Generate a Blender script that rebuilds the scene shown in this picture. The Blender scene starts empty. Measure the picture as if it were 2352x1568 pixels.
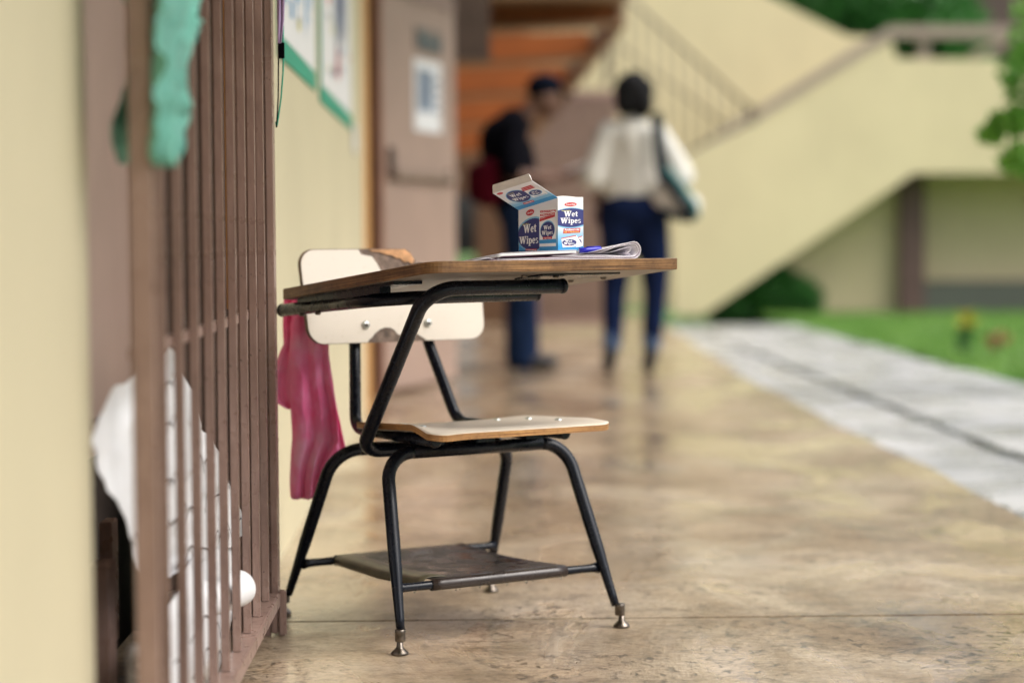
import bpy, bmesh, math, random
import numpy as np
from mathutils import Vector, Matrix, noise as mnoise
from math import sin, cos, pi, radians, atan, atan2, sqrt
S = bpy.context.scene
COL = S.collection
random.seed(7); RNG = np.random.default_rng(7)

# ------------------------------------------------------------------ camera
F = 4800.0
yaw, pitch, roll = atan(96/F), atan(234/F), radians(.4)
fwd = Vector((sin(yaw)*cos(pitch), cos(yaw)*cos(pitch), -sin(pitch)))
r0 = Vector((cos(yaw), -sin(yaw), 0)); u0 = r0.cross(fwd)
rt = r0*cos(roll) - u0*sin(roll); up = u0*cos(roll) + r0*sin(roll)
cd = bpy.data.cameras.new('camera'); cam = bpy.data.objects.new('camera', cd); COL.objects.link(cam)
cam.matrix_world = Matrix(((rt.x, up.x, -fwd.x, 0), (rt.y, up.y, -fwd.y, 0), (rt.z, up.z, -fwd.z, .75), (0, 0, 0, 1)))
cd.sensor_width = 36; cd.lens = 36*F/2352; cd.clip_start = .05; cd.clip_end = 400
cd.dof.use_dof = True; cd.dof.focus_distance = 3.72; cd.dof.aperture_fstop = 1.75
S.camera = cam
# ------------------------------------------------------------------ light
w = bpy.data.worlds.new('World'); S.world = w; w.use_nodes = True
nt = w.node_tree; nt.nodes.clear()
sky = nt.nodes.new('ShaderNodeTexSky'); sky.sky_type = 'NISHITA'; sky.sun_disc = False
sky.sun_elevation = radians(58); sky.sun_rotation = radians(112); sky.dust_density = 7; sky.air_density = 1.0; sky.ozone_density = .6
hs = nt.nodes.new('ShaderNodeHueSaturation'); hs.inputs['Saturation'].default_value = .5   # cloud cover greys the sky
bg = nt.nodes.new('ShaderNodeBackground'); bg.inputs[1].default_value = .15
out = nt.nodes.new('ShaderNodeOutputWorld')
nt.links.new(sky.outputs[0], hs.inputs['Color']); nt.links.new(hs.outputs[0], bg.inputs[0]); nt.links.new(bg.outputs[0], out.inputs[0])
sd = bpy.data.lights.new('sun', 'SUN'); sd.energy = 1.0; sd.angle = radians(40); sd.color = (1, .97, .92)
so = bpy.data.objects.new('sun', sd); COL.objects.link(so)
el, az = radians(42), radians(112)      # from the open garden side, to the right
so.rotation_euler = Vector((sin(az)*cos(el), cos(az)*cos(el), sin(el))).to_track_quat('Z', 'Y').to_euler()
S.view_settings.view_transform = 'Standard'; S.view_settings.look = 'None'
S.view_settings.exposure = 0.78; S.view_settings.gamma = 1; S.view_settings.use_curve_mapping = False
S.render.engine = 'CYCLES'

# ------------------------------------------------------------------ materials
def lin(c):
    return tuple(((v/255)/12.92 if v/255 <= .04045 else ((v/255+.055)/1.055)**2.4) for v in c) + (1,)
def nodes(name, rough=.6, metal=0, spec=.5):
    m = bpy.data.materials.new(name); m.use_nodes = True
    t = m.node_tree; b = t.nodes['Principled BSDF']
    b.inputs['Roughness'].default_value = rough; b.inputs['Metallic'].default_value = metal
    b.inputs['Specular IOR Level'].default_value = spec
    return m, t, b
def rgb(c): return tuple(c) + (1,) if len(c) == 3 else tuple(c)
def noise(t, scale, detail=5, rough=.55, stretch=None, coord='Object', dist=0):
    tc = t.nodes.new('ShaderNodeTexCoord'); n = t.nodes.new('ShaderNodeTexNoise')
    n.inputs['Scale'].default_value = scale; n.inputs['Detail'].default_value = detail; n.inputs['Roughness'].default_value = rough
    n.inputs['Distortion'].default_value = dist
    src = tc.outputs[coord]
    if stretch:
        mp = t.nodes.new('ShaderNodeMapping'); mp.inputs['Scale'].default_value = stretch
        t.links.new(src, mp.inputs[0]); src = mp.outputs[0]
    t.links.new(src, n.inputs['Vector']); return n
def ramp(t, src, stops, interp='LINEAR'):
    r = t.nodes.new('ShaderNodeValToRGB'); r.color_ramp.interpolation = interp
    els = r.color_ramp.elements
    while len(els) < len(stops): els.new(.5)
    for e, (p, c) in zip(els, stops): e.position = p; e.color = rgb(c) if not isinstance(c, (int, float)) else (c, c, c, 1)
    t.links.new(src, r.inputs[0]); return r
def mix(t, fac, a, b, mode='MIX'):
    x = t.nodes.new('ShaderNodeMix'); x.data_type = 'RGBA'; x.blend_type = mode
    for s, v in ((0, fac), (6, a), (7, b)):
        if isinstance(v, bpy.types.NodeSocket): t.links.new(v, x.inputs[s])
        else: x.inputs[s].default_value = v if s == 0 else rgb(v)
    return x.outputs[2]
def bump(t, b, src, strength=.3, dist=.01, prev=None):
    n = t.nodes.new('ShaderNodeBump'); n.inputs['Strength'].default_value = strength; n.inputs['Distance'].default_value = dist
    t.links.new(src, n.inputs['Height'])
    if prev: t.links.new(prev.outputs[0], n.inputs['Normal'])
    t.links.new(n.outputs[0], b.inputs['Normal']); return n
def simple(name, c, rough=.6, metal=0, var=.18, scale=12, bmp=0, spec=.5, stretch=None):
    m, t, b = nodes(name, rough, metal, spec)
    n = noise(t, scale, stretch=stretch)
    lo = [v*(1-var) for v in c]; hi = [min(1, v*(1+var)) for v in c]
    r = ramp(t, n.outputs[0], [(.3, lo), (.7, hi)]); t.links.new(r.outputs[0], b.inputs['Base Color'])
    if bmp: bump(t, b, noise(t, scale*5, 4, stretch=stretch).outputs[0], bmp, .004)
    return m

M = {}
# painted wall: cream yellow with fine stucco relief and faint rain streaks
def wallmat(name, c, sc=1):
    m, t, b = nodes(name, .62, spec=.35)
    n1 = noise(t, 1.3*sc, 4); n2 = noise(t, 2.5*sc, 5, stretch=(3, 3, .35)); n3 = noise(t, 60, 4)
    a = ramp(t, n1.outputs[0], [(.3, [v*.93 for v in c]), (.7, [v*1.05 for v in c])])
    d = ramp(t, n2.outputs[0], [(.3, (.975, .97, .965)), (.6, (1, 1, 1))])
    t.links.new(mix(t, 1, a.outputs[0], d.outputs[0], 'MULTIPLY'), b.inputs['Base Color'])
    bump(t, b, n3.outputs[0], .25, .002); return m
M['wall'] = wallmat('cream_wall_paint', (.60, .545, .375))
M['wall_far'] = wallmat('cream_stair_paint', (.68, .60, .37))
M['olive'] = wallmat('shaded_cream_paint', (.60, .52, .32))  # same cream stair paint, darkened: shade under the flight put into the colour
def gatepaint():
    m, t, b = nodes('brown_gate_paint', .34, spec=.5)
    n = ramp(t, noise(t, 7, 5).outputs[0], [(.3, (.26, .17, .142)), (.7, (.33, .225, .188))])
    chip = ramp(t, noise(t, 85, 3, .6).outputs[0], [(.70, 0), (.74, 1)]); grime = ramp(t, noise(t, 12, 6, .7, stretch=(1, 1, .25)).outputs[0], [(.34, (.55, .5, .48)), (.52, (1, 1, 1))])
    o = mix(t, .7, n.outputs[0], grime.outputs[0], 'MULTIPLY'); o = mix(t, chip.outputs[0], o, (.05, .03, .022)); t.links.new(o, b.inputs['Base Color'])
    t.links.new(ramp(t, noise(t, 25, 4).outputs[0], [(.3, .22), (.7, .42)]).outputs[0], b.inputs['Roughness']); bump(t, b, noise(t, 40, 5, .7).outputs[0], .22, .002); return m
M['brown'] = gatepaint()
M['brown_door'] = simple('brown_door_paint', (.35, .25, .205), .45, var=.07, scale=3, bmp=.05)
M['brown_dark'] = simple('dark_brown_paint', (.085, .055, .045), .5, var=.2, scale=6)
M['trim'] = simple('orange_trim_paint', (.66, .33, .09), .5, var=.08)
M['orange'] = simple('orange_stair_paint', (.30, .085, .014), .6, var=.18, scale=2)
M['tread'] = simple('stair_tread_concrete', (.30, .19, .11), .7, var=.15, scale=2)
M['dark'] = simple('dark_void_tone', (.05, .035, .028), .8)  # no paint of its own: gloom of the dark hollows put into the colour
M['rail'] = simple('tan_handrail_paint', (.33, .26, .21), .45, var=.1)
M['thin'] = simple('olive_baluster_paint', (.15, .12, .085), .5)
M['black_tube'] = None
def tubemat():
    m, t, b = nodes('blue_black_enamel_tube', .3, spec=.28)
    n = noise(t, 14, 6, .7); r = ramp(t, n.outputs[0], [(.0, (.004, .006, .012)), (.66, (.005, .007, .013)), (.72, (.03, .017, .012)), (.78, (.010, .010, .014))])
    t.links.new(r.outputs[0], b.inputs['Base Color'])
    q = ramp(t, noise(t, 45, 4).outputs[0], [(.35, .20), (.7, .34)]); t.links.new(q.outputs[0], b.inputs['Roughness'])
    bump(t, b, noise(t, 90, 2).outputs[0], .05, .0006); return m
M['black_tube'] = tubemat()
def rackmat():
    m, t, b = nodes('worn_brown_black_sheet_steel', .3, spec=.5)
    n = noise(t, 7, 6, .65); r = ramp(t, n.outputs[0], [(.35, (.016, .012, .011)), (.60, (.030, .020, .017)), (.78, (.06, .048, .03))])
    t.links.new(r.outputs[0], b.inputs['Base Color'])
    q = ramp(t, noise(t, 20, 5).outputs[0], [(.35, .14), (.7, .5)]); t.links.new(q.outputs[0], b.inputs['Roughness'])
    bump(t, b, noise(t, 60, 4).outputs[0], .2, .001); return m
M['rack'] = rackmat()
M['steel'] = simple('worn_nickel_steel', (.15, .13, .11), .33, 1, var=.5, scale=90)
M['zinc'] = simple('zinc_bolt', (.72, .76, .74), .28, .85, var=.1, scale=50)
def laminate(name, c, rough):
    m, t, b = nodes(name, rough, spec=.5)
    n = noise(t, 5, 5); r = ramp(t, n.outputs[0], [(.3, [v*.96 for v in c]), (.7, c)])
    s = ramp(t, noise(t, 120, 3, stretch=(1, .15, 1)).outputs[0], [(.62, (1, 1, 1)), (.74, (.9, .88, .84))])
    t.links.new(mix(t, 1, r.outputs[0], s.outputs[0], 'MULTIPLY'), b.inputs['Base Color']); return m
M['laminate'] = laminate('cream_laminate', (.80, .725, .63), .28)
M['underlam'] = laminate('dull_grey_beige_backer', (.17, .14, .12), .38)
M['chip'] = simple('exposed_chipboard', (.20, .145, .115), .85, var=.5, scale=70, bmp=.8)
M['chip_orange'] = simple('exposed_ply_orange', (.55, .30, .15), .8, var=.45, scale=45, bmp=.8)
def ply(name, dark, light, dens, wear=.5):
    # plies: thin bands stacked along the local z of the board, with grain running along the edge
    m, t, b = nodes(name, .42, spec=.4)
    tc = t.nodes.new('ShaderNodeTexCoord'); uv = t.nodes.new('ShaderNodeUVMap')
    mp = t.nodes.new('ShaderNodeMapping'); mp.inputs['Scale'].default_value = (6, dens, 1); t.links.new(uv.outputs[0], mp.inputs[0])
    n = t.nodes.new('ShaderNodeTexNoise'); n.inputs['Scale'].default_value = 1; n.inputs['Detail'].default_value = 6; n.inputs['Roughness'].default_value = .6
    t.links.new(mp.outputs[0], n.inputs['Vector'])
    r = ramp(t, n.outputs[0], [(.33, dark), (.47, [(a*.5+c*.5) for a, c in zip(dark, light)]), (.60, light), (.75, [v*1.2 for v in light])])
    g2 = ramp(t, noise(t, 9, 6, .7).outputs[0], [(.38, (.45, .38, .33)), (.62, (1.1, 1.05, 1.0))])
    f = ramp(t, noise(t, 160, 4).outputs[0], [(.3, (.6, .55, .5)), (.5, (1, 1, 1))])
    o = mix(t, wear, r.outputs[0], g2.outputs[0], 'MULTIPLY'); o = mix(t, .6, o, f.outputs[0], 'MULTIPLY')
    t.links.new(o, b.inputs['Base Color']); bump(t, b, n.outputs[0], .5, .0012); return m
M['ply_tab'] = ply('worn_dark_plywood_edge', (.065, .028, .012), (.33, .185, .075), 520, .85)
M['ply_seat'] = ply('golden_plywood_edge', (.20, .085, .025), (.55, .31, .12), 700, .5)
def fabric(name, c, var=.18, scale=25, rough=.9, tr=.0):
    m, t, b = nodes(name, rough, spec=.2 if max(c) > .1 else .04)
    n = noise(t, scale*.3, 4); r = ramp(t, n.outputs[0], [(.3, [v*(1-var) for v in c]), (.7, [min(1, v*(1+var)) for v in c])])
    t.links.new(r.outputs[0], b.inputs['Base Color']); bump(t, b, noise(t, scale*30, 2).outputs[0], .3, .0006)
    b.inputs['Sheen Weight'].default_value = .2 if max(c) > .1 else 0; return m
def pinkmat():
    m, t, b = nodes('pink_dyed_cotton', .85, spec=.2)
    n = noise(t, 9, 4, .6, stretch=(1, 1, .6)); r = ramp(t, n.outputs[0], [(.36, (.96, .14, .38)), (.5, (.98, .29, .54)), (.62, (.97, .46, .68))])
    t.links.new(r.outputs[0], b.inputs['Base Color']); bump(t, b, noise(t, 500, 2).outputs[0], .3, .0006); return m
def thin(m, k=.35):
    t = m.node_tree; b = t.nodes['Principled BSDF']; tr = t.nodes.new('ShaderNodeBsdfTranslucent'); t.links.new(b.inputs['Base Color'].links[0].from_socket, tr.inputs[0])
    mx = t.nodes.new('ShaderNodeMixShader'); mx.inputs[0].default_value = k; t.links.new(b.outputs[0], mx.inputs[1]); t.links.new(tr.outputs[0], mx.inputs[2])
    t.links.new(mx.outputs[0], t.nodes['Material Output'].inputs[0]); return m
M['pink'] = thin(pinkmat(), .15)
M['teal'] = fabric('teal_crepe_paper', (.20, .52, .43), .25, 25); thin(M['teal'], .2)
M['paper'] = simple('white_chart_paper', (.74, .75, .77), .55, var=.05, scale=6)
M['page'] = simple('lilac_white_magazine_paper', (.74, .71, .78), .4, var=.05, scale=6)
M['page_dark'] = simple('plum_printed_page', (.16, .06, .11), .4, var=.2, scale=30)
M['ink'] = simple('grey_black_marker_ink', (.03, .03, .035), .6)
def P(name, c, rough=.45): return simple(name, c, rough, var=.04, scale=8)
M['p_white'] = P('print_white', (.86, .86, .86)); M['p_navy'] = P('print_navy', (.03, .035, .17)); M['p_red'] = P('print_red', (.55, .04, .05))
M['p_cyan'] = P('print_cyan', (.04, .30, .62)); M['p_yel'] = P('print_yellow', (.75, .70, .15)); M['p_lb'] = P('print_light_blue', (.22, .50, .72)); M['p_or'] = P('print_orange', (.80, .30, .08))
def cartonmat():
    m, t, b = nodes('gloss_printed_carton', .28, spec=.5)
    uv = t.nodes.new('ShaderNodeUVMap'); sp = t.nodes.new('ShaderNodeSeparateXYZ'); t.links.new(uv.outputs[0], sp.inputs[0])
    r = ramp(t, sp.outputs[1], [(.0, (.03, .27, .60)), (.10, (.05, .33, .66)), (.28, (.28, .54, .75)), (.46, (.78, .79, .81)), (1, (.82, .81, .82))])
    t.links.new(r.outputs[0], b.inputs['Base Color']); bump(t, b, noise(t, 30, 3).outputs[0], .08, .002); return m
M['carton'] = cartonmat()
M['card'] = simple('uncoated_white_card', (.80, .77, .75), .6, var=.05, scale=30)
M['pen'] = simple('blue_pen_plastic', (.02, .02, .42), .25)
M['skin'] = simple('brown_skin', (.15, .075, .05), .6, var=.08)
M['navy'] = fabric('navy_denim', (.008, .015, .050), .3)
M['navy2'] = fabric('faded_blue_denim', (.012, .024, .062), .3)
M['black_cloth'] = fabric('black_tee_cotton', (.0035, .0035, .006), .2)
M['cap'] = fabric('dark_navy_cap_cloth', (.004, .006, .013), .2)
M['cream_cloth'] = fabric('off_white_blouse_cotton', (.60, .59, .55), .08)
M['hair'] = simple('black_hair', (.006, .006, .007), .75, scale=60, bmp=.5, spec=.15)
M['red_bag'] = fabric('dark_red_nylon', (.055, .003, .008), .2)
M['bag_black'] = fabric('black_handbag_cloth', (.012, .02, .028), .2); M['bag_white'] = fabric('white_handbag_cloth', (.62, .60, .58), .08); M['bag_teal'] = fabric('teal_handbag_stripe', (.06, .20, .20), .1)
M['shoe'] = simple('dark_leather_boot', (.02, .018, .02), .4); M['cuff'] = fabric('pale_turned_denim_cuff', (.06, .10, .19), .1)
def leafmat(name, a, b_):
    m, t, b = nodes(name, .45, spec=.4)
    n = noise(t, 2.2, 4); r = ramp(t, n.outputs[0], [(.3, a), (.7, b_)]); t.links.new(r.outputs[0], b.inputs['Base Color'])
    tr = t.nodes.new('ShaderNodeBsdfTranslucent'); t.links.new(r.outputs[0], tr.inputs[0]); mx = t.nodes.new('ShaderNodeMixShader'); mx.inputs[0].default_value = .35
    t.links.new(b.outputs[0], mx.inputs[1]); t.links.new(tr.outputs[0], mx.inputs[2]); t.links.new(mx.outputs[0], t.nodes['Material Output'].inputs[0]); return m
M['leaf'] = leafmat('bright_green_leaf', (.08, .27, .03), (.26, .52, .08)); M['leaf_dark'] = leafmat('dark_green_leaf', (.022, .10, .02), (.07, .25, .05))
M['leaf_yel'] = leafmat('yellow_orange_leaf', (.40, .42, .04), (.50, .36, .05)); M['grass'] = leafmat('lawn_grass_blade', (.09, .24, .035), (.24, .42, .09))
M['bark'] = simple('brown_bark', (.10, .07, .045), .9, scale=20, bmp=.6)
M['soil'] = simple('lawn_soil_green', (.075, .15, .03), .9, var=.6, scale=4)
def walkmat():
    m, t, b = nodes('wet_stained_tan_concrete', .3, spec=.5)
    c1 = ramp(t, noise(t, 1.9, 8, .66, dist=.5).outputs[0], [(.32, (.22, .145, .085)), (.43, (.42, .30, .18)), (.55, (.60, .465, .32)), (.72, (.74, .62, .48))])
    c2 = ramp(t, noise(t, 11, 8, .74, stretch=(.8, 1.2, 1)).outputs[0], [(.34, (.38, .34, .30)), (.48, (.93, .91, .88)), (.8, (1.1, 1.08, 1.05))])
    gr = ramp(t, noise(t, 2.6, 7, .7, stretch=(1, .8, 1), dist=.4).outputs[0], [(.55, 0), (.70, .6)])
    o = mix(t, .85, c1.outputs[0], c2.outputs[0], 'MULTIPLY'); o = mix(t, gr.outputs[0], o, (.14, .12, .055))
    fine = ramp(t, noise(t, 60, 8, .82).outputs[0], [(.34, (.18, .15, .13)), (.44, (.80, .79, .78)), (.55, (1, 1, 1)), (.70, (1.35, 1.32, 1.3))])
    o = mix(t, .9, o, fine.outputs[0], 'MULTIPLY')
    area = ramp(t, noise(t, 2.3, 5, .65, dist=.4).outputs[0], [(.44, 0), (.58, 1)])
    pits = ramp(t, noise(t, 40, 8, .72, stretch=(1, .7, 1), dist=.6).outputs[0], [(.36, .8), (.44, 0)])
    pm = t.nodes.new('ShaderNodeMath'); pm.operation = 'MULTIPLY'; t.links.new(pits.outputs[0], pm.inputs[0]); t.links.new(area.outputs[0], pm.inputs[1])
    o = mix(t, pm.outputs[0], o, (.10, .085, .065))
    lite = ramp(t, noise(t, 1.2, 5, .6, dist=.8).outputs[0], [(.56, 0), (.66, .45)]); o = mix(t, lite.outputs[0], o, (.66, .58, .48))
    t.links.new(o, b.inputs['Base Color'])
    pud = noise(t, 1.7, 6, .62, stretch=(1.2, .7, 1), dist=.6)                    # where the rain water stands
    t.links.new(ramp(t, pud.outputs[0], [(.42, .42), (.58, .22)]).outputs[0], b.inputs['Roughness'])
    hn = noise(t, 42, 9, .8, stretch=(.8, 1.3, 1)); mask = ramp(t, pud.outputs[0], [(.42, 1), (.56, .10)])
    mul = t.nodes.new('ShaderNodeMath'); mul.operation = 'MULTIPLY'; t.links.new(hn.outputs[0], mul.inputs[0]); t.links.new(mask.outputs[0], mul.inputs[1])
    sub = t.nodes.new('ShaderNodeMath'); sub.operation = 'SUBTRACT'; t.links.new(mul.outputs[0], sub.inputs[0]); t.links.new(pm.outputs[0], sub.inputs[1]); bump(t, b, sub.outputs[0], 1.0, .014)
    t.links.new(ramp(t, pud.outputs[0], [(.40, .45), (.48, .9), (.56, 1)]).outputs[0], b.inputs['Coat Weight'])
    b.inputs['Coat Roughness'].default_value = .06; b.inputs['Coat IOR'].default_value = 1.33
    n2 = t.nodes.new('ShaderNodeBump'); n2.inputs['Strength'].default_value = .38; n2.inputs['Distance'].default_value = .010
    mul2 = t.nodes.new('ShaderNodeMath'); mul2.operation = 'MULTIPLY'; t.links.new(noise(t, 24, 7, .7, stretch=(.8, 1.3, 1)).outputs[0], mul2.inputs[0]); t.links.new(mask.outputs[0], mul2.inputs[1])
    t.links.new(mul2.outputs[0], n2.inputs['Height']); t.links.new(n2.outputs[0], b.inputs['Coat Normal'])
    return m
M['walk'] = walkmat()
def stripmat():
    m, t, b = nodes('pale_rain_washed_concrete', .35, spec=.5)
    c1 = ramp(t, noise(t, 1.6, 6, .62, stretch=(1, .5, 1)).outputs[0], [(.3, (.19, .195, .20)), (.45, (.33, .34, .35)), (.6, (.45, .455, .46)), (.75, (.50, .50, .50))])
    c2 = ramp(t, noise(t, 30, 6, .7).outputs[0], [(.34, (.5, .52, .5)), (.5, (1, 1, 1))])
    t.links.new(mix(t, .8, c1.outputs[0], c2.outputs[0], 'MULTIPLY'), b.inputs['Base Color'])
    q = ramp(t, noise(t, 3, 4).outputs[0], [(.4, .16), (.65, .5)]); t.links.new(q.outputs[0], b.inputs['Roughness'])
    bump(t, b, noise(t, 40, 6, .7).outputs[0], .4, .006); return m
M['strip'] = stripmat()
M['moss'] = simple('mossy_joint_dirt', (.035, .055, .035), .9, var=.5, scale=20)
M['poster_w'] = simple('poster_white_paper', (.80, .80, .82), .5, var=.03); M['poster_g'] = simple('poster_green_border', (.015, .33, .21), .5, var=.08)
M['sign_teal'] = simple('dark_teal_sign_plate', (.03, .08, .10), .5)
M['grey_print'] = simple('blue_grey_photo_print', (.20, .25, .33), .5, var=.5, scale=14)

# ------------------------------------------------------------------ mesh helpers
def link(name, me, m=None, parent=None):
    o = bpy.data.objects.new(name, me); COL.objects.link(o)
    if m is not None and me is not None and not me.materials:
        for x in (m if isinstance(m, (list, tuple)) else [m]): me.materials.append(x)
    if parent: o.parent = parent
    return o
def from_bm(name, bm, m, parent=None, smooth=False):
    me = bpy.data.meshes.new(name); bm.normal_update(); bm.to_mesh(me); bm.free()
    if smooth:
        for p in me.polygons: p.use_smooth = True
    return link(name, me, m, parent)
def tag(o, label=None, cat=None, group=None, kind=None):
    if label: o['label'] = label
    if cat: o['category'] = cat
    if group: o['group'] = group
    if kind: o['kind'] = kind
    return o
def empty(name, loc, label, cat, group=None, rz=0):
    o = bpy.data.objects.new(name, None); COL.objects.link(o); o.location = loc; o.rotation_euler.z = rz
    o.empty_display_size = .1; return tag(o, label, cat, group)
def add_box(bm, lo, hi, mi=0, rot=None, org=None):
    vs = [Vector((x, y, z)) for x in (lo[0], hi[0]) for y in (lo[1], hi[1]) for z in (lo[2], hi[2])]
    if rot is not None: vs = [rot @ (v-org) + org for v in vs]
    v = [bm.verts.new(p) for p in vs]
    for f in ((0, 1, 3, 2), (4, 6, 7, 5), (0, 4, 5, 1), (2, 3, 7, 6), (0, 2, 6, 4), (1, 5, 7, 3)):
        bm.faces.new([v[i] for i in f]).material_index = mi
    return v
def box(name, lo, hi, m, parent=None, bev=0):
    bm = bmesh.new(); add_box(bm, lo, hi); bmesh.ops.recalc_face_normals(bm, faces=bm.faces)
    if bev: bmesh.ops.bevel(bm, geom=list(bm.edges), offset=bev, segments=2, affect='EDGES')
    return from_bm(name, bm, m, parent)
def smooth_path(pts, r, seg=7):
    """round the corners of a polyline with radius r (per point or one value)"""
    pts = [Vector(p) for p in pts]; res = [pts[0]]
    for i in range(1, len(pts)-1):
        rr = r[i] if isinstance(r, (list, tuple)) else r
        a, b, c = pts[i-1], pts[i], pts[i+1]; d1 = (a-b).normalized(); d2 = (c-b).normalized()
        ang = d1.angle(d2)
        if rr <= 0 or ang > 3.1: res.append(b); continue
        tlen = min(rr/math.tan(ang/2), .48*(a-b).length, .48*(c-b).length)
        p0 = b+d1*tlen; p2 = b+d2*tlen; k = tlen*math.tan(ang/2); cen = b+(d1+d2).normalized()*sqrt(tlen*tlen+k*k)
        v0 = p0-cen; v2 = p2-cen; tot = v0.angle(v2)
        for j in range(seg+1):
            f = j/seg; res.append(cen + (v0*sin((1-f)*tot)+v2*sin(f*tot))/sin(tot))
    res.append(pts[-1]); return res
def tube_bm(bm, pts, rad, n=16, cap=True, mi=0, flat=1.0):
    pts = [Vector(p) for p in pts]
    if not isinstance(rad, (list, tuple)): rad = [rad]*len(pts)
    tan = []
    for i in range(len(pts)):
        a = pts[max(0, i-1)]; b = pts[min(len(pts)-1, i+1)]; tan.append((b-a).normalized())
    nrm = tan[0].orthogonal().normalized(); rings = []
    for i, p in enumerate(pts):
        nrm = (nrm - tan[i]*nrm.dot(tan[i])).normalized(); bi = tan[i].cross(nrm)
        rings.append([bm.verts.new(p+(nrm*cos(2*pi*k/n)+bi*sin(2*pi*k/n)*flat)*rad[i]) for k in range(n)])
    for r1, r2 in zip(rings, rings[1:]):
        for k in range(n):
            f = bm.faces.new((r1[k], r1[(k+1) % n], r2[(k+1) % n], r2[k])); f.smooth = True; f.material_index = mi
    if cap:
        for r, s in ((rings[0], -1), (rings[-1], 1)):
            f = bm.faces.new(r if s > 0 else r[::-1]); f.material_index = mi
    return rings
def tube(name, pts, rad, m, parent=None, bend=0, n=16, seg=7):
    bm = bmesh.new(); P_ = smooth_path(pts, bend, seg) if bend else [Vector(p) for p in pts]
    if isinstance(rad, (list, tuple)) and len(rad) != len(P_):
        # interpolate by z between given (z, r) pairs
        zr = sorted(rad); rr = []
        for p in P_: rr.append(float(np.interp(p.z, [a for a, _ in zr], [b for _, b in zr])))
        rad = rr
    tube_bm(bm, P_, rad, n); return from_bm(name, bm, m, parent)
def lathe(name, prof, loc, m, parent=None, n=20, axis=None):
    bm = bmesh.new(); rings = []
    R_ = Vector((0, 0, 1)).rotation_difference(Vector(axis)).to_matrix() if axis else Matrix.Identity(3)
    for r, z in prof: rings.append([bm.verts.new(Vector(loc)+R_ @ Vector((r*cos(2*pi*k/n), r*sin(2*pi*k/n), z))) for k in range(n)])
    for a, b in zip(rings, rings[1:]):
        for k in range(n): bm.faces.new((a[k], a[(k+1) % n], b[(k+1) % n], b[k])).smooth = True
    bm.faces.new(rings[0][::-1]); bm.faces.new(rings[-1]); return from_bm(name, bm, m, parent)
def prism(name, poly, fn, d0, d1, m, parent=None):
    """polygon poly (u,v) extruded from depth d0 to d1; fn(u,v,d)->xyz"""
    bm = bmesh.new(); a = [bm.verts.new(fn(u, v, d0)) for u, v in poly]; b = [bm.verts.new(fn(u, v, d1)) for u, v in poly]
    bm.faces.new(a); bm.faces.new(b[::-1]); n = len(poly)
    for i in range(n): bm.faces.new((a[i], b[i], b[(i+1) % n], a[(i+1) % n]))
    bmesh.ops.recalc_face_normals(bm, faces=bm.faces); return from_bm(name, bm, m, parent)
XZ = lambda u, v, d: (u, d, v)
YZ = lambda u, v, d: (d, u, v)
def round_poly(pts, r, seg=6):
    n = len(pts); out_ = []
    for i in range(n):
        rr = r[i] if isinstance(r, (list, tuple)) else r
        b = Vector(pts[i]); a = Vector(pts[i-1]); c = Vector(pts[(i+1) % n])
        if rr <= 0: out_.append(tuple(b)); continue
        P3 = smooth_path([a.to_3d(), b.to_3d(), c.to_3d()], rr, seg)[1:-1]; out_ += [(p.x, p.y) for p in P3]
    return out_
def leaves(name, centre_fn, n, size, m, parent=None, seed=1, kind='stuff', aspect=.5, flatz=1):
    rng = np.random.default_rng(seed); V = []; Fs = []
    for i in range(n):
        c = Vector(centre_fn(rng)); s = size*rng.uniform(.6, 1.3)
        d = Vector(rng.normal(size=3)); d.z *= flatz; d.normalize(); e = d.orthogonal().normalized(); q = Matrix.Rotation(rng.uniform(0, 6.28), 3, d) @ e
        k = len(V); nrm = d.cross(q)
        V += [c-d*s, c+q*s*aspect+nrm*s*.08, c+d*s, c-q*s*aspect+nrm*s*.08]; Fs.append((k, k+1, k+2, k+3))
    me = bpy.data.meshes.new(name); me.from_pydata(V, [], Fs); o = link(name, me, m, parent)
    if kind: o['kind'] = kind
    return o

# ================================================================== SETTING
ground = box('ground', (-60, -40, -.40), (80, 120, -.16), M['soil']); tag(ground, kind='structure')
# wet walkway: cast slabs with an open joint between them
walk = bpy.data.objects.new('walkway', None); COL.objects.link(walk); tag(walk, kind='structure')
ys = [-14.0, 4.098, 9.7, 15.2, 21.0]
for a, b in zip(ys, ys[1:]):
    a += .010; x1 = 1.475
    pts = [(-2.4 if a > 8 else -.452, a+.0015)]
    k = 24
    edge = [(x1+.012*sin(y*2.1)+.008*sin(y*5.7+1) + (.0 if y < 11 else (y-11)*.03), y) for y in np.linspace(a+.0015, b-.0015, k)]
    poly = [(-3.0 if a > 8 else -.452, a+.0015)] + edge + [(-3.0 if a > 8 else -.452, b-.0015)]
    o = prism('slab', poly, lambda u, v, d: (u, v, d), -.15, 0, M['walk'], walk)
bed = box('joint_bed', (-3, -14, -.158), (2.2, 21, -.152), M['moss'], walk)
box('joint_filler', (-.45, 4.0970, -.15), (1.46, 4.1090, -.007), M['moss'], walk)
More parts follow.
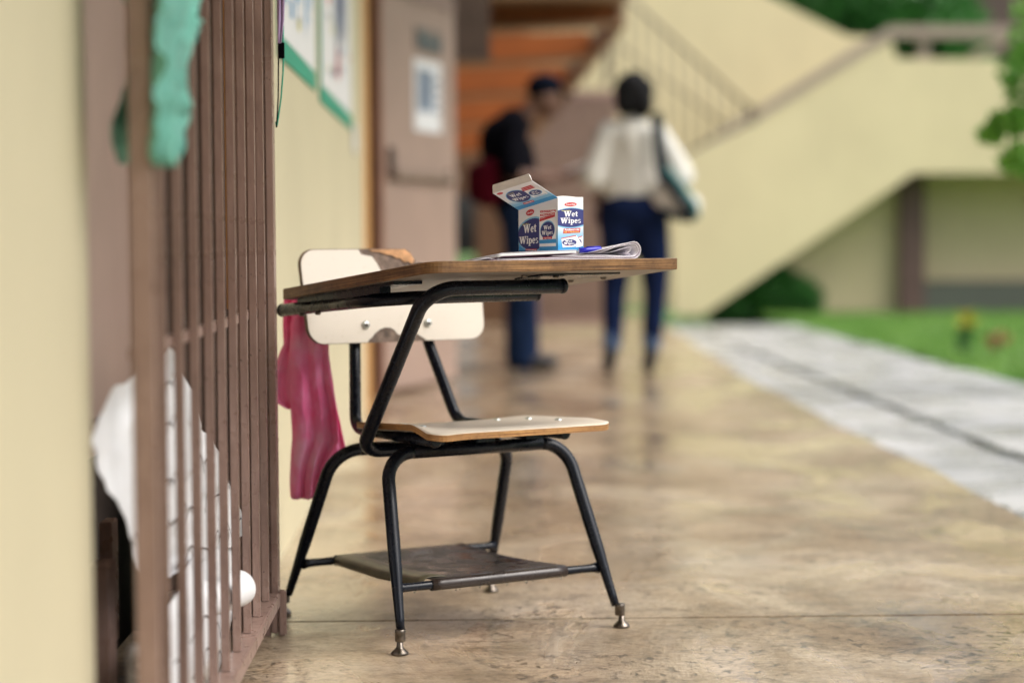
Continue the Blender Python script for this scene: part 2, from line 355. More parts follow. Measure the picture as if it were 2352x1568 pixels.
# pale drain strip beyond the walkway edge, in irregular slabs with mossy joints
strip = bpy.data.objects.new('concrete_path', None); COL.objects.link(strip); tag(strip, kind='structure')
def strip_slab(x0, x1, a, b, z):
    L = [(x0 + .016*sin(y*3.3+x0)+.010*sin(y*8.1), y) for y in np.linspace(a, b, 40)]; R_ = [(x1 + (.014*sin(y*2.9+1)+.008*sin(y*7.7+2) if x1 < 2 else .03*sin(y*2.3)+.02*sin(y*6)), y) for y in np.linspace(b, a, 40)]
    prism('slab', L+R_, lambda u, v, d: (u, v, d), -.15, z, M['strip'], strip)
for a, b in ((-3, 3.2), (3.22, 7.4), (7.42, 13.0), (13.02, 18.5)):
    strip_slab(1.505, 1.905, a, b, -.030)
for a, b in ((-3, 4.6), (4.63, 8.60), (8.63, 12.4), (12.43, 18.5)):
    strip_slab(1.935, 2.88, a, b, -.024)
box('joint_bed', (1.44, -3, -.148), (3.0, 18.6, -.06), M['moss'], strip)
leaves('moss', lambda r: ((1.492 if r.random() < .5 else 1.918)+r.normal()*.016, r.uniform(3.5, 14), -.03+r.random()*.012), 1500, .011, M['moss'], strip, 5)
# lawn
lawn = box('lawn', (2.92, -3, -.15), (16, 26, -.03), M['soil']); tag(lawn, kind='structure')
def grass():
    rng = np.random.default_rng(3); N = 42000
    x = 2.9+rng.random(N)**1.2*6.5; y = 7.5+rng.random(N)*15.5
    h = rng.uniform(.03, .075, N); a = rng.uniform(0, 6.28, N); wv = .006
    V = np.zeros((N*3, 3)); V[0::3] = np.c_[x-wv*np.cos(a), y-wv*np.sin(a), np.full(N, -.03)]; V[1::3] = np.c_[x+wv*np.cos(a), y+wv*np.sin(a), np.full(N, -.03)]
    V[2::3] = np.c_[x+rng.normal(0, .02, N), y+rng.normal(0, .02, N), -.03+h]
    me = bpy.data.meshes.new('grass'); me.from_pydata(V.tolist(), [], np.arange(N*3).reshape(-1, 3).tolist())
    o = link('grass', me, M['grass']); tag(o, 'short bright green lawn grass beside the pale concrete path', 'grass', kind='stuff')
grass()

# left classroom wall (near part and far part) with a doorway between
nw = prism('wall', [(-14, 0), (2.478, 0), (2.470, 2.95), (-14, 2.95)], YZ, -.62, -.45, M['wall']); nw.name = 'classroom_wall'
tag(nw, 'cream yellow wall end close to the camera, left of the brown barred gate', 'wall')
fw = empty('classroom_wall', (0, 0, 0), 'cream yellow classroom wall with two green bordered posters behind the desk', 'wall')
prism('wall', [(4.07, 0), (9.0, 0), (9.0, 2.95), (4.07, 2.95)], YZ, -.64, -.452, M['wall'], fw)
prism('corner_trim', [(9.003, 0), (9.45, 0), (9.45, 2.95), (9.003, 2.95)], YZ, -.64, -.449, M['trim'], fw)
prism('end_panel', [(9.453, 0), (9.9, 0), (9.9, 2.95), (9.453, 2.95)], YZ, -.64, -.47, M['leaf_dark'] if 0 else M['brown_dark'], fw)
# doorway behind the gate
dr = empty('classroom_door', (-.62, 3.3, 0), 'brown painted steel door in the recess behind the gate bars', 'door')
def part(o, parent):
    o.parent = parent; o.matrix_parent_inverse = parent.matrix_world.inverted() if False else Matrix.Translation(-parent.location); return o
part(box('door_panel', (-.66, 2.3, .47), (-.60, 4.10, 2.9), M['brown_door']), dr)
part(box('door_frame', (-.599, 4.045, 0), (-.452, 4.068, 2.9), M['brown_dark'], bev=.002), dr)
part(box('kick_rail', (-.655, 2.3, .40), (-.615, 4.04, .468), M['brown'], bev=.003), dr)
part(box('hinge_post', (-.60, 3.36, .10), (-.58, 3.42, .30), M['brown'], bev=.002), dr)
part(box('bottom_jamb', (-.56, 3.03, .0), (-.53, 3.10, .28), M['brown'], bev=.002), dr)
part(box('inner_bar', (-.585, 3.72, 0), (-.57, 3.74, 2.9), M['brown']), dr)
room = box('room_interior', (-2.2, 2.0, -.1), (-.70, 4.3, 2.95), M['dark']); tag(room, kind='structure')  # solid block whose dark colour stands for the unlit room
st = box('door_sill', (-.66, 2.478, -.1), (-.4525, 4.045, -.004), M['walk']); tag(st, kind='structure')
tr = box('yellow_strip', (-.469, 4.038, .62), (-.461, 4.0445, 2.0), M['trim']); tag(tr, 'narrow yellow orange trim strip added on the reveal behind the gate bars', 'trim strip')  # added strip standing for a streak of pale wall between the bars
# paper streamer of red, white and blue squares on the far reveal
ps = empty('paper_streamer', (-.425, 4.04, .5), 'narrow red and white paper streamer seen through the last gate bars', 'streamer')
cols = ['p_white', 'p_white', 'p_red', 'p_white', 'p_lb', 'p_red', 'p_red', 'p_white', 'p_red', 'p_white', 'p_navy', 'p_white', 'p_red', 'p_red', 'p_white']
z = .42
for c in cols:
    h = random.uniform(.03, .08); part(box('paper_square', (-.436, 4.039, z), (-.414, 4.0405, z+h*.97), M[c]), ps); z += h

# the barred gate
gx0, gx1 = -.3895, -.3765
gt = empty('barred_gate', (-.38, 3.2, 0), 'brown steel gate of square vertical bars in front of white paper', 'gate')
def gp(o): return part(o, gt)
gp(box('stile', (-.392, 2.423, .052), (-.366, 2.440, 2.5), M['brown'], bev=.002))
b0 = box('bar', (gx0, -.0065, .085), (gx1, .0065, 2.45), M['brown'], bev=.0012); b0.location = (0, 2.596, 0)
first = True
for i in range(9):
    y = 2.596+i*.1568+random.uniform(-.003, .003)
    o = b0 if i == 0 else b0.copy()
    if i: COL.objects.link(o)
    o.location = (.0, y, 0); o.rotation_euler = (random.uniform(-.002, .002), random.uniform(-.002, .002)*0, random.uniform(-.06, .06)*0); 
    part(o, gt)
    # weld bead where the bar meets the middle rail
    gp(lathe('weld', [(.003, -.008), (.008, -.004), (.009, .002), (.006, .007), (.002, .009)], (gx0+.004, y+.009, .620), M['brown'], n=10))
gp(box('middle_rail', (gx0-.013, 2.467, .612), (gx0-.0005, 3.955, .626), M['brown'], bev=.001))
gp(box('bottom_rail', (gx0-.004, 2.467, .058), (gx1+.012, 3.948, .0845), M['brown'], bev=.002))
gp(box('end_stile', (-.404, 3.925, .03), (-.3855, 3.952, 2.5), M['brown'], bev=.002))
gpost = empty('gate_post', (-.37, 3.98, 0), 'brown steel angle post at the right end of the barred gate', 'post')
part(box('web', (-.4505, 3.962, 0), (-.3840, 3.974, 2.6), M['brown'], bev=.001), gpost)
part(box('flange', (-.3835, 3.960, 0.004), (-.3700, 4.01, 2.6), M['brown'], bev=.0015), gpost)
part(box('foot_plate', (-.3695, 3.955, .0), (-.354, 3.966, .088), M['brown'], bev=.003), gpost)
part(box('foot_plate', (-.3695, 3.967, .0), (-.364, 4.00, .080), M['brown'], bev=.0015), gpost)

# overhead walkway roof (outside the frame, shades the corridor)
roof = box('walkway_roof', (-3.2, -14, 2.96), (1.45, 11.6, 3.12), M['wall']); tag(roof, kind='structure')

# ================================================================== THINGS ALONG THE LEFT WALL
# posters
def poster(y0, y1, zb, h, label, arts):
    e = empty('poster', (-.45, y0, zb), label, 'poster')
    part(box('border', (-.4515+.002, y0, zb), (-.446, y1, zb+h), M['poster_g']), e)
    part(box('sheet', (-.4458, y0+.04, zb+.052), (-.4445, y1-.04, zb+h-.05), M['poster_w']), e)
    bm = bmesh.new(); rr = random.Random(int(y0*10))
    for (a, b, c, d, mi) in arts:
        n = 7; pts = [(a+(b-a)*(.5+.5*cos(2*pi*k/n)*rr.uniform(.7, 1)), c+(d-c)*(.5+.5*sin(2*pi*k/n)*rr.uniform(.8, 1))) for k in range(n)]
        f = bm.faces.new([bm.verts.new((-.4440+.0001*mi, y0+u*(y1-y0), zb+v*h)) for u, v in pts]); f.material_index = mi
    for k in range(46):
        a = rr.uniform(.06, .9); c = rr.uniform(.10, .9); wd, hh = rr.uniform(.015, .07), rr.uniform(.006, .05)
        f = bm.faces.new([bm.verts.new((-.4432+.00002*k, y0+(a+dx*wd)*(y1-y0), zb+(c+dz*hh)*h)) for dx, dz in ((0, 0), (1, 0), (1, 1), (0, 1))]); f.material_index = rr.choice([0, 1, 2, 3, 4, 5, 5, 2])
    p = from_bm('artwork', bm, [M[k] for k in ('p_navy', 'p_cyan', 'p_lb', 'p_red', 'p_yel', 'grey_print')]); p['kind'] = 'stuff'; part(p, e)
poster(4.98, 6.17, 1.188, .95, 'green bordered white poster with blue streaks, nearer the gate', [(.08, .25, .15, .9, 0), (.27, .34, .17, .5, 4), (.36, .47, .10, .8, 1), (.5, .60, .14, .95, 2), (.62, .74, .09, .8, 1), (.77, .90, .15, .9, 1)])
poster(6.37, 8.03, 1.172, 1.05, 'narrow green bordered poster with violet print, farther along the wall', [(.12, .33, .28, .8, 3), (.38, .55, .12, .85, 5), (.50, .66, .22, .55, 0), (.66, .80, .2, .8, 5), (.42, .55, .10, .26, 3)])
sc = prism('paper_scrap', [(8.12, 1.10), (8.28, 1.08), (8.34, 1.15), (8.30, 1.21), (8.16, 1.20)], YZ, -.4515+.0035, -.444, M['paper']); tag(sc, 'small white paper scrap on the wall below the farther poster', 'paper scrap')

# cords hanging on the gate post
cd_ = tube('hanging_cord', [(-.345, 3.965, 1.9), (-.351, 3.965, 1.25), (-.3475, 3.965, 1.15), (-.3485, 3.966, 1.07), (-.353, 3.967, 1.02), (-.3585, 3.968, .985), (-.3625, 3.97, .962), (-.3638, 3.972, .975)], .0016, M['poster_g'], bend=.03, n=6)
tag(cd_, 'thin green cord hanging in a loop from the gate post', 'cord')
bs = empty('black_strap', (-.36, 3.96, 1.1), 'thin black strap with a square buckle hanging on the gate post', 'strap')
part(tube('strap', [(-.3565, 3.957, 1.5), (-.3560, 3.957, 1.1), (-.3575, 3.957, 1.02), (-.3615, 3.957, .963)], .0014, M['black_cloth'], n=6), bs)
part(box('buckle', (-.357, 3.951, 1.092), (-.3445, 3.957, 1.122), M['black_cloth'], bev=.001), bs)
def cloth_mesh(name, rows, depth, m, parent=None, nx=40, crump=.004, thick=.0015, folds=6, amp=.006, plane='y', seed=0, sub=6):
    """rows: list of (z, u0, u1, d) - a hanging cloth with vertical folds"""
    rng = random.Random(seed); ph = [rng.uniform(0, 6.28) for _ in range(4)]
    rows = sorted(rows, key=lambda r: -r[0]); zs = np.linspace(rows[0][0], rows[-1][0], sub*(len(rows)-1)+1)
    Z_ = [r[0] for r in rows][::-1]; g_ = lambda k, zz: float(np.interp(zz, Z_, [r[k] for r in rows][::-1]))
    bm = bmesh.new(); grid = []
    for i, zz in enumerate(zs):
        f = i/(len(zs)-1); row = []
        for j in range(nx+1):
            s = j/nx; u = g_(1, zz)+(g_(2, zz)-g_(1, zz))*s
            fold = amp*(sin(folds*2*pi*s+ph[0]+f*1.3)+.5*sin(folds*3.7*s+ph[1]-f*2.5)+.35*sin(folds*8.1*s+ph[2]+f*4))*(.35+.65*f)+.15*amp*sin(f*25+s*9+ph[3])
            q_ = Vector((u*38+seed*7, zz*(15 if crump < .006 else 30), seed)); cr = abs(mnoise.noise(q_))*1.4+.6*abs(mnoise.noise(q_*2.3))-.5
            d = g_(3, zz)+fold+crump*cr*1.6
            u += .4*fold*sin(s*20)
            row.append(bm.verts.new((u, d, zz) if plane == 'y' else (d, u, zz)))
        grid.append(row)
    for a, b in zip(grid, grid[1:]):
        for j in range(nx): bm.faces.new((a[j], a[j+1], b[j+1], b[j])).smooth = True
    o = from_bm(name, bm, m, parent, True); md = o.modifiers.new('thickness', 'SOLIDIFY'); md.thickness = thick
    return o
pc = cloth_mesh('purple_rag', [(1.9, -.358, -.330, 3.95), (1.20, -.357, -.343, 3.95), (1.15, -.357, -.345, 3.95), (1.12, -.3565, -.350, 3.95)], 0, simple('lilac_rag_cloth', (.42, .30, .50), .9), folds=2, amp=.003)
tag(pc, 'lilac rag hanging on the gate post at the top of the picture', 'rag')
# teal crepe cloth tied round the near stile
tc_ = empty('teal_cloth', (-.36, 2.5, .9), 'crumpled teal cloth tied round the nearest stile of the gate', 'cloth')
part(cloth_mesh('front_drape', [(1.5, 2.40, 2.80, -.352), (1.06, 2.40, 2.715, -.350), (.99, 2.40, 2.64, -.350), (.955, 2.40, 2.60, -.350), (.93, 2.40, 2.595, -.350), (.912, 2.40, 2.575, -.350), (.905, 2.40, 2.60, -.350), (.885, 2.40, 2.585, -.350), (.865, 2.40, 2.51, -.351), (.842, 2.41, 2.475, -.352), (.838, 2.42, 2.46, -.352)], 0, M['teal'], nx=34, folds=3, amp=.007, plane='x', seed=4, crump=.013), tc_)
part(cloth_mesh('back_drape', [(1.5, 2.50, 2.62, -.405), (.955, 2.565, 2.60, -.408), (.92, 2.50, 2.60, -.408), (.88, 2.437, 2.60, -.41), (.865, 2.47, 2.60, -.41), (.845, 2.50, 2.59, -.41)], 0, M['teal'], nx=24, folds=2, amp=.005, plane='x', seed=5, crump=.010), tc_)

# big torn sheet of chart paper behind the bars, with handwriting
TOP = [(2.615, .506), (2.63, .512), (2.657, .527), (2.70, .535), (2.728, .552), (2.777, .558), (2.862, .560), (2.95, .585), (3.017, .578), (3.10, .592), (3.188, .581), (3.259, .537), (3.33, .50), (3.41, .448), (3.48, .43), (3.557, .39), (3.60, .37), (3.692, .322), (3.794, .271), (3.92, .22)]
BOT = [(2.615, .500), (2.715, .44), (2.80, .385), (2.889, .332), (2.96, .27), (3.05, .25), (3.92, .20)]
def paper_d(y, zz): return float(np.interp(y, [2.5, 3.92], [-.475, -.412]))+.006*sin(y*7+zz*9)+.004*sin(y*17-zz*22)
def paper_sheet():
    bm = bmesh.new(); grid = []; yy = np.linspace(2.615, 3.92, 54); rr = random.Random(21)
    for i, y in enumerate(yy):
        t_ = float(np.interp(y, *zip(*TOP)))+rr.uniform(-.003, .003); b_ = float(np.interp(y, *zip(*BOT))); row = []
        for k in range(13):
            zz = b_+(t_-b_)*k/12; cr = abs(mnoise.noise(Vector((y*7, zz*8, 1))))*.022*min(1, max(.15, (y-2.65)/.4))+abs(mnoise.noise(Vector((y*17, zz*16, 4))))*.008
            row.append(bm.verts.new((paper_d(y, zz)-cr, y, zz)))
        grid.append(row)
    for i, (a, b) in enumerate(zip(grid, grid[1:])):
        for k in range(12):
            q = (a[k], b[k], b[k+1], a[k+1])
            if (i+k) % 2: bm.faces.new(q[:3]); bm.faces.new((q[0], q[2], q[3]))
            else: bm.faces.new((q[0], q[1], q[3])); bm.faces.new((q[1], q[2], q[3]))
    return from_bm('sheet', bm, M['paper'])
pp = empty('chart_paper', (-.44, 3.1, .2), 'large torn white sheet with handwriting leaning behind the gate bars', 'paper')
sh = paper_sheet(); md = sh.modifiers.new('thickness', 'SOLIDIFY'); md.thickness = .0008; md.offset = -1; part(sh, pp)
def scribble(lines, dfn, width=.0035, seed=2, amp=.018):
    """running handwriting: looping strokes laid on the paper"""
    rng = random.Random(seed); bm = bmesh.new()
    for (y0, y1, z0, z1) in lines:
        n = int((y1-y0)/.006); prev = None; ph = rng.uniform(0, 6)
        for i in range(n):
            t_ = i/n; a = t_*(y1-y0)*95+ph
            y = y0+(y1-y0)*t_+.010*sin(a); zz = z0+(z1-z0)*t_+amp*cos(a)*(.55+.45*sin(a*.37))*(1 if rng.random() > .02 else 1.6)
            x = dfn(y, zz)+.0022
            if prev:
                dy, dz = y-prev[1], zz-prev[2]; L = max(1e-5, sqrt(dy*dy+dz*dz)); ny, nz = -dz/L*width/2, dy/L*width/2
                if int(a/5.3) % 5 != 4:
                    bm.faces.new([bm.verts.new(v) for v in ((prev[0], prev[1]+ny, prev[2]+nz), (x, y+ny, zz+nz), (x, y-ny, zz-nz), (prev[0], prev[1]-ny, prev[2]-nz))])
            prev = (x, y, zz)
    o = from_bm('handwriting', bm, M['ink']); o['kind'] = 'stuff'; return o
part(scribble([(2.98, 3.2, .545, .54), (3.0, 3.3, .485, .47), (2.95, 3.6, .40, .385), (2.85, 3.75, .335, .325), (2.9, 3.85, .26, .25)], paper_d), pp)
# second loose sheet lower down and the rolled sheets
def curved_sheet(name, y0, y1, z0, z1, d0, seed):
    bm = bmesh.new(); g_ = []
    for i in range(30):
        y = y0+(y1-y0)*i/29; row = []
        for k in range(9):
            zz = z0+(z1-z0)*k/8 + .02*sin(y*6+seed); row.append(bm.verts.new((d0+.02*sin(k/8*2.6)+.006*sin(y*11+k*.6+seed), y, zz)))
        g_.append(row)
    for a, b in zip(g_, g_[1:]):
        for k in range(8): bm.faces.new((a[k], b[k], b[k+1], a[k+1])).smooth = True
    o = from_bm(name, bm, M['paper']); md = o.modifiers.new('thickness', 'SOLIDIFY'); md.thickness = .0008; return o
lp = empty('chart_paper', (-.44, 3.1, 0), 'lower white sheet with large handwriting behind the foot of the gate', 'paper')
part(curved_sheet('sheet', 2.74, 3.72, .01, .235, -.445, 1.0), lp)
part(scribble([(2.78, 3.5, .17, .17), (2.78, 3.5, .11, .12), (2.78, 3.5, .06, .07)], lambda y, zz: -.412, width=.004, seed=6, amp=.022), lp)
def roll(name, p0, p1, r, label, writing=True, r1=None):
    p0, p1 = Vector(p0), Vector(p1); e = empty(name, p0, label, 'paper roll'); ax = (p1-p0); L = ax.length
    bm = bmesh.new(); n = 26; r1 = r1 or r; rings = []
    for (f, k) in ((0, 1), (.25, 1), (.5, 1.01), (.75, 1), (.93, 1), (.965, .96), (.985, .86), (1, .62)):
        R0 = (r+(r1-r)*f)*k; c = p0+ax*f; u = ax.orthogonal().normalized(); v = ax.normalized().cross(u)
        rings.append([bm.verts.new(c+(u*cos(2*pi*i/n)+v*sin(2*pi*i/n))*R0) for i in range(n)])
    for a, b in zip(rings, rings[1:]):
        for i in range(n): bm.faces.new((a[i], a[(i+1) % n], b[(i+1) % n], b[i])).smooth = True
    bm.faces.new(rings[0][::-1]); bm.faces.new(rings[-1]); o = from_bm('paper_tube', bm, M['paper']); part(o, e)
    bm = bmesh.new(); tube_bm(bm, [p0-ax.normalized()*.0005, p0-ax.normalized()*.001], r*.55, 16); part(from_bm('tube_core', bm, M['dark']), e)
    return e
roll('paper_roll', (-.480, 3.27, .168), (-.381, 3.468, .176), .030, 'white paper roll whose rounded end pokes out between the gate bars')
r2 = empty('curled_sheet', (-.42, 2.68, 0), 'curled white sheet with big looping letters at the bottom left of the gate', 'paper')
def on_curl(x, zz, o=0): 
    q = max(-1, min(1, (x+.418)/.031)); return (x, 2.70-.026*sqrt(1-q*q)-o, zz)
bm = bmesh.new(); g_ = []
for i in range(17):
    ph = -pi/2+pi*i/16; x = -.418+.031*sin(ph); top = .233-.030*(1-cos(ph))**1.5-.004*sin(ph)
    g_.append([bm.verts.new(on_curl(x+.003*sin(k*.9)*0, top*k/12)) for k in range(13)])
for p, q in zip(g_, g_[1:]):
    for k in range(12): bm.faces.new((p[k], q[k], q[k+1], p[k+1])).smooth = True
o = from_bm('sheet', bm, M['paper']); md = o.modifiers.new('t', 'SOLIDIFY'); md.thickness = .001; md.offset = -1 if 0 else 0; part(o, r2)
bm = bmesh.new()
def ring_stroke(bm, c, ru, rv, a0, a1, wd, dfn):
    n = 18; pr = None
    for i in range(n+1):
        a = a0+(a1-a0)*i/n; q = [(c[0]+(ru+s*wd)*cos(a), c[1]+(rv+s*wd)*sin(a)) for s in (-.5, .5)]
        q = [bm.verts.new(dfn(*p, .0012)) for p in q]
        if pr: bm.faces.new((pr[0], q[0], q[1], pr[1]))
        pr = q
for (cx, cz_, ru, rv, a0, a1) in ((-.433, .206, .007, .008, .3, 5.9), (-.4255, .200, .0015, .016, -1.5, 1.5), (-.417, .206, .0015, .011, -1.5, 1.5), (-.408, .211, .006, .0055, .5, 4.4), (-.408, .200, .006, .0055, -2.6, 1.6), (-.424, .188, .018, .005, 3.3, 6.1), (-.425, .165, .012, .007, .2, 5.0), (-.408, .160, .006, .009, 1, 6)):
    ring_stroke(bm, (cx, cz_), ru, rv, a0, a1, .0026, on_curl)
o = from_bm('lettering', bm, M['ink']); o['kind'] = 'stuff'; part(o, r2)

# far door standing open
dl = atan2(.345, 1.03)   # leaf direction from +Y towards +X
od = empty('open_door', (-.425, 10.05, 0), 'tall taupe door standing open with a notice taped on it', 'door', rz=-dl)
def leafbox(n, u0, u1, z0, z1, t0, t1, m, bev=.004): return box(n, (t0, u0, z0), (t1, u1, z1), M[m] if isinstance(m, str) else m, od, bev)
leafbox('door_leaf', 0, 1.12, .02, 2.02, -.04, 0, 'brown_door')
leafbox('push_bar', .10, 1.02, 1.055, 1.095, .022, .05, simple('dull_bronze_bar', (.27, .20, .16), .5)); leafbox('bar_bracket', .10, .16, 1.04, 1.20, .001, .022, 'brown_dark'); leafbox('bar_bracket', .96, 1.02, 1.04, 1.11, .001, .022, 'brown_dark')
leafbox('edge_frame', -.05, -.005, 0, 2.1, -.06, .02, simple('red_brown_frame', (.26, .12, .075), .5)); leafbox('top_rail', .02, 1.1, 1.94, 2.0, .001, .012, 'brown')
leafbox('sign_plate', .50, .90, 1.70, 1.82, .001, .008, simple('grey_taupe_plate', (.18, .15, .13), .5))
bm = bmesh.new()
for (a, b, c, d) in ((.54, .62, 1.72, 1.80), (.655, .70, 1.725, 1.775), (.71, .77, 1.725, 1.765), (.78, .82, 1.725, 1.765), (.83, .87, 1.725, 1.775)): add_box(bm, (.0085, a, c), (.010, b, d))
from_bm('sign_letters', bm, M['sign_teal'], od)
nt_ = link('n', None) if 0 else None
no = box('door_notice', (.001, 0, 0), (.004, .40, .36), M['paper'], None); no.location = Vector((-.425, 10.05, 1.30)) + Matrix.Rotation(-dl, 3, 'Z') @ Vector((0, .48, 0)); no.rotation_euler.z = -dl
tag(no, 'white printed notice with a grey picture taped on the open door', 'notice')
box('picture', (.0045, .04, .10), (.0055, .28, .31), M['grey_print'], no)
bm = bmesh.new()
for k in range(4): add_box(bm, (.0045, .31, .10+k*.05), (.0055, .37, .125+k*.05))
from_bm('text_lines', bm, M['grey_print'], no)

# ================================================================== BACKGROUND BUILDING AND STAIRS
sb = empty('stair_building', (3, 20.5, 0), 'cream yellow concrete staircase with a solid parapet and a tan handrail', 'staircase')
def sp(o): return part(o, sb)
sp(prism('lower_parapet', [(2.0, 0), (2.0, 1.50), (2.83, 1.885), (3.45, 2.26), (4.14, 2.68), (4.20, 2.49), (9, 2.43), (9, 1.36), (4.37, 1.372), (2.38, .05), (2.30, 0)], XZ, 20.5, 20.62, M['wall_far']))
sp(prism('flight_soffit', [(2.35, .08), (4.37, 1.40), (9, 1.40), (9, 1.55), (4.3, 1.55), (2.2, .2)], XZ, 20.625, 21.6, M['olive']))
sp(prism('landing_slab', [(9, 1.2), (9.2, 1.2), (9.2, 1.5), (9, 1.5)], XZ, 20.6, 22.5, M['wall_far']))
sp(prism('upper_parapet', [(.30, .02), (.30, 3.9), (1.9, 3.95), (3.47, 3.12), (3.99, 2.86), (4.25, 2.85), (4.25, 1.56), (4.1, 1.56), (2.2, .3), (2.15, .02)], XZ, 22.02, 22.14, M['wall_far']))
sp(prism('handrail', [(2.83, 1.90), (4.14, 2.695), (9, 2.675), (9, 2.785), (4.13, 2.81), (2.83, 2.01)], XZ, 20.48, 20.53, M['rail']))
sp(box('rail_post', (4.43, 20.54, 2.485), (4.53, 20.60, 2.69), M['rail'])); sp(box('rail_post', (6.3, 20.54, 2.46), (6.4, 20.60, 2.68), M['rail']))
sp(prism('upper_handrail', [(5.05, 2.60), (5.08, 2.54), (7.2, 3.38), (7.17, 3.45)], XZ, 21.0, 21.1, M['rail']))
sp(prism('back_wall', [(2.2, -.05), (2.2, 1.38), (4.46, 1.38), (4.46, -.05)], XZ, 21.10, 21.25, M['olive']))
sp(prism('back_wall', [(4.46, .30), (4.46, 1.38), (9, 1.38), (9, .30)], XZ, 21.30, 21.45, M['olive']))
sp(box('pillar', (4.33, 20.95, -.02), (4.58, 21.09, 1.38), simple('maroon_brown_pillar', (.12, .07, .06), .6)))
sp(box('plinth', (4.585, 21.0, -.02), (9, 21.4, .28), simple('grey_green_plinth', (.10, .11, .09), .8)))
# steel railing with thin balusters on the upper flight
rl = empty('stair_railing', (2, 20.9, 1.6), 'thin olive steel railing with many balusters on the upper flight', 'railing')
def rp(o): return part(o, rl)
rp(tube('top_rail', [(.75, 20.9, 3.9), (1.39, 20.9, 3.33), (1.72, 20.9, 3.03), (2.83, 20.9, 2.02)], .020, M['thin'], n=8))
rp(tube('lower_rail', [(1.9, 20.9, 1.38), (2.83, 20.9, 1.96)], .050, M['thin'], n=8))
rp(tube('lower_rail', [(1.45, 20.9, 1.38), (1.9, 20.9, 1.38)], .02, M['thin'], n=8))
rp(tube('bottom_rail', [(.75, 20.9, 3.3), (1.4, 20.9, 2.75), (2.75, 20.9, 1.72)], .012, M['thin'], n=8))
bb = tube('baluster', [(0, 0, 0), (0, 0, 1)], .010, M['thin'], n=6)
for i in range(20):
    x = .515+i*.1215; zt = float(np.interp(x, [.5, .75, 1.39, 1.72, 2.83], [4.1, 3.9, 3.33, 3.03, 2.02])); zb = float(np.interp(x, [.75, 1.9, 2.83], [1.38, 1.38, 1.94]))
    o = bb if i == 0 else bb.copy()
    if i: COL.objects.link(o)
    o.location = (x, 20.9, zb); o.scale = (1, 1, max(.02, zt-zb)); part(o, rl)
rp(box('newel_post', (1.36, 20.87, 2.28), (1.43, 20.94, 4.0), M['thin'])); rp(box('end_post', (2.78, 20.86, 1.80), (2.87, 20.94, 2.06), M['thin']))
# brown barred fence
fn = empty('brown_fence', (.86, 17, 0), 'reddish brown barred fence between the two people', 'fence')
fb = box('bar', (-.014, -.014, .02), (.014, .014, 1.95), M['brown'])
for i in range(11):
    o = fb if i == 0 else fb.copy()
    if i: COL.objects.link(o)
    o.location = (.50+i*.068, 17, 0); part(o, fn)
part(box('rail', (.48, 16.99, 1.88), (1.22, 17.03, 1.95), M['brown']), fn); part(box('rail', (.48, 16.99, .9), (1.22, 17.03, .96), M['brown']), fn); part(box('rail', (.48, 16.99, .05), (1.22, 17.03, .11), M['brown']), fn)
part(box('sheet_panel', (.49, 17.032, .1), (1.21, 17.045, 1.89), simple('mesh_brown_panel', (.38, .29, .20), .6)), fn)
# orange stairs seen from beneath
os_ = empty('orange_stairs', (0, 15, 1.3), 'orange painted underside of a stair flight above the man in black', 'stairs')
def op(o): return part(o, os_)
nst = 5
for i in range(nst):
    f = i/(nst-1)
    xr = .40+.56*f; y = 15.2-1.55*f; zb = 1.38+.74*f
    tilt = .10
    op(prism('riser', [(-1.6, zb-.10), (xr, zb+.02), (xr, zb+.20), (-1.6, zb+.12)], XZ, y, y+.04, M['orange']))
    op(prism('tread', [(-1.6, zb-.10-.02), (xr, zb), (xr, zb+.018), (-1.6, zb-.10)], XZ, y-.27, y+.04, M['tread']))
op(box('landing', (-1.6, 12.9, 2.26), (1.0, 13.62, 2.42), M['tread'])); 
op(prism('stringer', [(13.60, 2.28), (13.60, 2.12), (15.3, 1.38), (15.3, 1.56)], lambda u, v, d: (d+(.98-.365*(u-13.6)), u, v), 0, .04, M['tread']))
op(box('column', (-.10, 12.2, 1.80), (.13, 12.4, 2.9), M['brown_dark']))
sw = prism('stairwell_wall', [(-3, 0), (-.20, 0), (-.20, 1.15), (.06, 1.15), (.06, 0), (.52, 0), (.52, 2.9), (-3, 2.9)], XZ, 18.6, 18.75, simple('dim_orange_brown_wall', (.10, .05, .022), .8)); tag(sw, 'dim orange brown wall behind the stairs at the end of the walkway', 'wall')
sl = box('stairwell_wall', (-1.8, 10.6, 0), (-1.66, 18.6, 2.9), M['brown_dark']); tag(sl, 'dark brown side wall under the orange stairs', 'wall')

